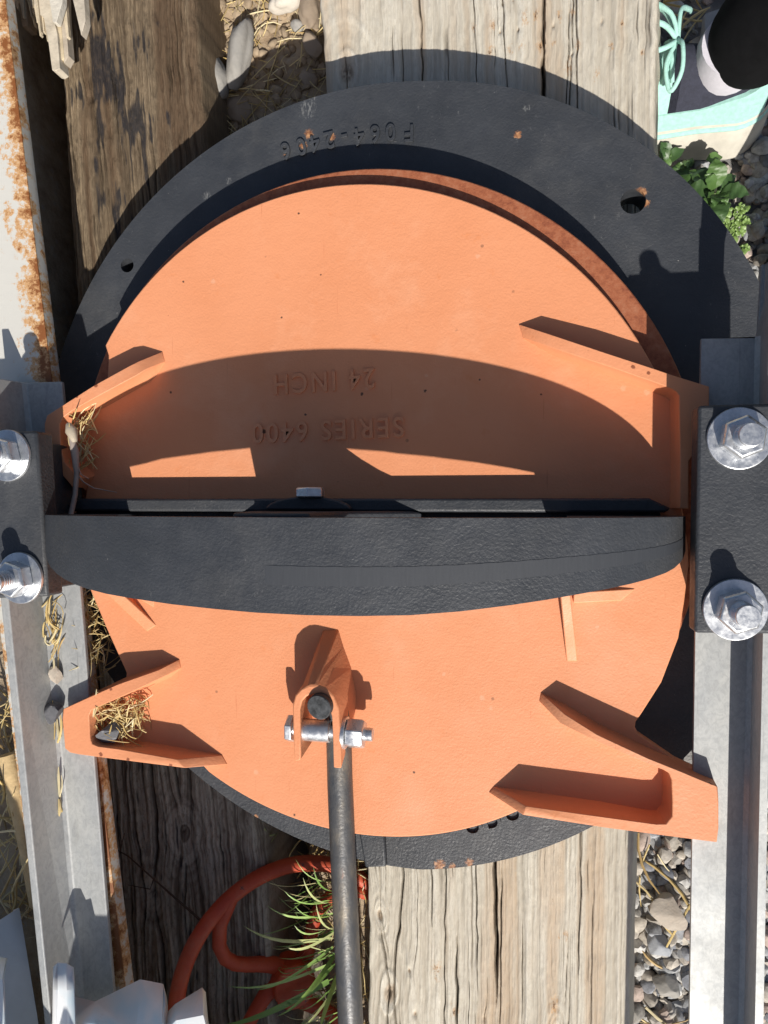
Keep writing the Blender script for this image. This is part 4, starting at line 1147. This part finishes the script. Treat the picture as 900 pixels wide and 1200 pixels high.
sheet('sheet_metal', [[(87, 1168, .05), (112, 1174, .045), (165, 1148, .05), (191, 1153, .055), (195, 1172, .06)],
                      [(84, 1196, .055), (112, 1200, .085), (160, 1212, .075), (190, 1208, .095), (198, 1208, .07)],
                      [(-70, 1420, .14), (20, 1420, .13), (110, 1430, .15), (200, 1430, .14), (270, 1430, .14)]],
      'white folded trim sheet with a peaked top edge, leaning at the bottom left')
sheet('sheet_metal', [[(192, 1192, .06), (206, 1177, .062), (237, 1158, .066), (240, 1163, .066)],
                      [(190, 1212, .075), (207, 1196, .09), (238, 1190, .085), (243, 1196, .06)],
                      [(190, 1440, .13), (230, 1440, .13), (300, 1440, .13), (330, 1440, .13)]],
      'narrow white trim sheet with a stepped corner, next to the red handwheel')
sheet('sheet_metal', [[(63, 1133, .055), (68, 1128, .06), (78, 1129, .06), (86, 1134, .055)],
                      [(62, 1160, .07), (68, 1160, .065), (79, 1160, .065), (87, 1160, .07)],
                      [(58, 1420, .13), (66, 1420, .125), (84, 1420, .125), (94, 1420, .13)]],
      'white upright strip with a rounded end, in front of the left rail')
sheet('sheet_metal', [[(-90, 1115, .0), (0, 1078, .01), (22, 1064, .012), (16, 1066, -.02)],
                      [(-90, 1190, .01), (0, 1190, .02), (43, 1190, .02), (36, 1190, -.03)],
                      [(-90, 1420, .02), (0, 1420, .03), (75, 1420, .03), (70, 1420, -.03)]],
      'dull grey-white boxed channel at the bottom left corner', mat=m_plain('chalky_white_sheet', (.60, .58, .58), .5, nsc=25, var=.08, bump=.05))
sheet('sheet_metal', [[(-60, 1120, .05), (-4, 1121, .05), (8, 1123, .055), (6, 1134, .06)],
                      [(-60, 1150, .07), (-4, 1150, .07), (4, 1147, .075), (2, 1150, .075)],
                      [(-60, 1420, .16), (-4, 1420, .16), (16, 1420, .16), (14, 1420, .165)]],
      'pale blue-white strip cut off by the left edge at the bottom')
def shade_sheet(pts_, label):  # upright sheet added out of view to throw shade over the lower left
    m = MB(); n_ = len(pts_)
    bm = bmesh.new()
    lo = [bm.verts.new((x, y - .02, -.24)) for x, y, z in pts_]; hi = [bm.verts.new((x, y, z)) for x, y, z in pts_]
    for k in range(n_ - 1): bm.faces.new((lo[k], lo[k + 1], hi[k + 1], hi[k]))
    me = bpy.data.meshes.new('sheet_metal'); bm.to_mesh(me); bm.free(); me.materials.append(WHITE)
    o = bpy.data.objects.new('sheet_metal', me); COL.objects.link(o)
    md = o.modifiers.new('solid', 'SOLIDIFY'); md.thickness = .0014; md.offset = 0
    return tag(o, label, 'sheet metal', 'white bent sheet metal offcuts')
shade_sheet([(-.47, -.73, .20), (-.44, -.72, .24), (-.36, -.72, .245), (-.24, -.715, .23)], 'added wide white sheet, out of view below the stepped trim, casting the lower left shade')
shade_sheet([(-.80, -.74, .30), (-.64, -.68, .33), (-.60, -.66, .345), (-.54, -.66, .345), (-.51, -.68, .30)], 'added tall white sheet, out of view at the foot of the left rail, casting shade on it')

# ------------------------------------------------------------------ person: lower legs and shoes
SOLE = m_plain('cream_foam_sole', (.54, .51, .44), .7, nsc=45, var=.14, bump=.2, bsc=90)
MINT = m_plain('mint_mesh_fabric', (.36, .62, .56), .75, nsc=200, var=.12, bump=.5, bsc=600)
NAVY = m_plain('dark_navy_knit', (.030, .032, .05), .85, nsc=200, var=.2, bump=.5, bsc=500)
SOCK = m_plain('lilac_white_sock', (.62, .60, .66), .9, nsc=200, var=.05, bump=.4, bsc=500)
PANTS = m_plain('black_trouser_cloth', (.008, .008, .009), .95, nsc=60, var=.2, bump=.3, bsc=300, spec=.1)
SKIN = m_plain('skin', (.5, .32, .24), .5, nsc=40, var=.06, bump=.1)
SZ = -.318
def shoe(parent, heel, ang, LN=.0):
    d = Vector((math.cos(ang), math.sin(ang), 0)); s_ = Vector((-d.y, d.x, 0)); L = .285
    heel = Vector(heel)
    class MB(globals()['MB']):
        def build(q, *a, **k):
            q.v = [(v[0] + s_.x * LN * (v[2] - SZ), v[1] + s_.y * LN * (v[2] - SZ), v[2]) for v in q.v]
            return globals()['MB'].build(q, *a, **k)
    def W(t): return np.interp(t, [0, .04, .12, .3, .5, .7, .85, .95, 1], [.012, .027, .036, .036, .038, .047, .043, .026, .008])
    def ring(t, z0, z1, k0, k1, bul=.0, n=9):
        """closed cross section from z0 to z1"""
        c = heel + d * (L * t); w0 = W(t) * k0; w1 = W(t) * k1
        pts_ = []
        zs = np.linspace(0, 1, n)
        for q in zs: pts_.append(c - s_ * (w0 + (w1 - w0) * q + bul * math.sin(PI * q)) + Vector((0, 0, z0 + (z1 - z0) * q)))
        for q in zs[::-1]: pts_.append(c + s_ * (w0 + (w1 - w0) * q + bul * math.sin(PI * q)) + Vector((0, 0, z0 + (z1 - z0) * q)))
        return pts_
    T = np.linspace(0, 1, 30)
    top = lambda t: np.interp(t, [0, .3, .6, 1], [.062, .056, .046, .036])
    botz = lambda t: np.interp(t, [0, .08, .7, 1], [.010, 0, 0, .016])
    m = MB(); m.loft([ring(t, botz(t), top(t), .94, 1.02, .003) for t in T]); sole = m.build('midsole', SOLE, parent, bevel=.002, smooth=50)
    m = MB(); m.loft([[p + Vector((0, 0, 0)) for p in ring(t, top(t) - .012, top(t) - .006, 1.045, 1.05, .003, 5)] for t in T]); m.build('midsole_stripe', MINT, sole, smooth=50)
    hu = lambda t: np.interp(t, [0, .1, .25, .36, .46, .6, .78, .92, 1], [.112, .116, .106, .110, .112, .094, .076, .060, .042])
    kt = lambda t: np.interp(t, [0, .1, .3, .45, .6, .8, 1], [.62, .66, .70, .62, .5, .55, .6])
    def dome(t):
        c = heel + d * (L * t); w = W(t); z0 = top(t) - .003; h = hu(t) - z0; pts_ = []
        for k in range(17):
            a = PI * k / 16
            pts_.append(c - s_ * (w * math.copysign(abs(math.cos(a)) ** .75, math.cos(a)) * (1 - (1 - kt(t)) * math.sin(a) ** 2 * .6)) + Vector((0, 0, z0 + h * math.sin(a) ** .8)))
        return pts_
    m = MB(); m.loft([dome(t) for t in T if t >= .40]); up = m.build('upper', MINT, parent, smooth=60)
    m = MB(); m.loft([dome(t) for t in T if t <= .47]); m.build('heel_collar', NAVY, parent, smooth=60)
    def mud(t):
        c = heel + d * (L * t); w = W(t) * 1.03; z0 = top(t) - .004; pts_ = []
        hh = np.interp(t, [0, .12, .3, .6, 1], [.052, .036, .022, .024, .014])
        for q in (0, .5, 1): pts_.append(c - s_ * (w * (1 - .03 * q)) + Vector((0, 0, z0 + hh * q)))
        for q in (1, .5, 0): pts_.append(c + s_ * (w * (1 - .03 * q)) + Vector((0, 0, z0 + hh * q)))
        return pts_
    m = MB(); m.loft([mud(t) for t in T if .02 < t < .98]); m.build('foxing', MINT, up, smooth=60)
    # tongue and laces
    m = MB()
    def onto(t, u, up_=.004):
        c = heel + d * (L * t); a = PI * (.5 - u * .5)
        z0 = top(t) - .003; h = hu(t) - z0; w = W(t)
        return c - s_ * (w * math.copysign(abs(math.cos(a)) ** .75, math.cos(a)) * (1 - (1 - kt(t)) * math.sin(a) ** 2 * .6)) + Vector((0, 0, z0 + h * math.sin(a) ** .8 + up_))
    for k in range(5):
        t = .45 + .065 * k
        m.tube([onto(t, -.5), onto(t + .015, -.2, .006), onto(t + .03, .2, .006), onto(t + .04, .5)], .0026, 7)
        m.tube([onto(t + .04, -.5), onto(t + .03, -.2, .008), onto(t + .015, .2, .008), onto(t, .5)], .0026, 7)
    k0 = onto(.45, .05, .010)
    def smooth_path(q, k=5):
        o = []; n_ = len(q)
        for i in range(n_ - 1):
            p0, p1, p2, p3 = q[max(i - 1, 0)], q[i], q[i + 1], q[min(i + 2, n_ - 1)]
            for j in range(k):
                t = j / k
                o.append(.5 * ((2 * p1) + (p2 - p0) * t + (2 * p0 - 5 * p1 + 4 * p2 - p3) * t * t + (3 * p1 - p0 - 3 * p2 + p3) * t ** 3))
        return o + [q[-1]]
    def lp(*pp): m.tube(smooth_path([k0 + d * a + s_ * b + Vector((0, 0, c)) for a, b, c in pp]), .0026, 8)
    lp((0, 0, 0), (.012, -.02, .012), (.04, -.045, .004), (.055, -.058, -.014), (.04, -.064, -.020), (.018, -.045, -.008), (0, 0, 0))
    lp((0, 0, 0), (-.004, .02, .014), (-.006, .045, .008), (.004, .055, -.006), (.012, .03, .002), (0, 0, 0))
    lp((0, 0, 0), (.02, -.01, .010), (.05, -.02, .006), (.07, -.035, -.012), (.075, -.05, -.022))
    lp((0, 0, 0), (.0, -.03, .006), (-.012, -.052, -.014), (-.016, -.060, -.024))
    lp((0, 0, 0), (.02, .02, .010), (.05, .022, .006), (.075, .03, -.01))
    m.build('laces', MINT, up, smooth=60)
hx = P(892, 176, SZ)
hp = Vector((hx.x - .004, hx.y + .022, SZ))
PERS = root('person', (hp.x, hp.y, GZ), 'person in black trousers with mint running shoes standing on the gravel at the upper right', 'person')
ang1 = R(176)
shoe(PERS, hp, ang1, -.45)
hq = P(898, 312, SZ); hp2 = Vector((hq.x + .02, hq.y + .02, SZ)); 
shoe(PERS, hp2, R(292))
def leg_pts(h, a):
    d = Vector((math.cos(a), math.sin(a), 0))
    return [h + d * .062 + Vector((0, 0, z)) for z in (.05, .085)]
# one continuous skinned body: two legs meeting at the hips, cut off far above the picture
def skin_body():
    V_, E_, Rd = [], [], []
    hips = Vector(((hp.x + hp2.x) / 2 + .20, (hp.y + hp2.y) / 2 + .04, GZ + .93))
    V_.append(hips); Rd.append((.15, .12))
    V_.append(hips + Vector((.01, 0, .22))); Rd.append((.15, .11)); E_.append((0, 1))
    V_.append(hips + Vector((.01, .0, .42))); Rd.append((.17, .11)); E_.append((1, 2))
    for h, a, sgn in ((hp, ang1, 1), (hp2, R(292), -1)):
        d = Vector((math.cos(a), math.sin(a), 0)); ank = h + d * .055 + (Vector((0, .052, 0)) if sgn > 0 else Vector((0, 0, 0)))
        hip = hips + Vector((-.02 * sgn, .09 * sgn, -.06))
        knee = ank.lerp(hip, .53) + d * .0; knee.z = GZ + .47
        chain = [hip, hip.lerp(knee, .5), knee, knee.lerp(ank, .40) - d * .004, Vector((ank.x + .022, ank.y, GZ + .17)), Vector((ank.x + .004, ank.y - .002, GZ + .090))]
        rr = [.095, .082, .068, .066, .062, .056]
        prev = 0
        for p, q in zip(chain, rr):
            V_.append(p); Rd.append((q, q)); E_.append((prev, len(V_) - 1)); prev = len(V_) - 1
    me = bpy.data.meshes.new('body'); me.from_pydata([tuple(v - Vector(PERS.location)) for v in V_], E_, []); me.update()
    o = bpy.data.objects.new('body', me); COL.objects.link(o); o.parent = PERS
    sk = o.modifiers.new('skin', 'SKIN'); sk.use_smooth_shade = True
    for i, q in enumerate(Rd): me.skin_vertices[0].data[i].radius = q
    me.skin_vertices[0].data[0].use_root = True
    ss = o.modifiers.new('sub', 'SUBSURF'); ss.levels = 3; ss.render_levels = 3
    me.materials.append(PANTS)
skin_body()
for h, a, q_ in ((hp, ang1, .05), (hp2, R(292), 0)):
    d = Vector((math.cos(a), math.sin(a), 0)); ank = h + d * .058 + Vector((0, q_, 0))
    m = MB(); m.tube([ank + d * .008 + Vector((0, 0, .045)), ank + d * .004 + Vector((0, 0, .08)), ank + Vector((0, 0, .105)), ank + Vector((0, 0, .128))], [.034, .041, .043, .040], 24)
    m.build('sock', SOCK, PERS, smooth=60)
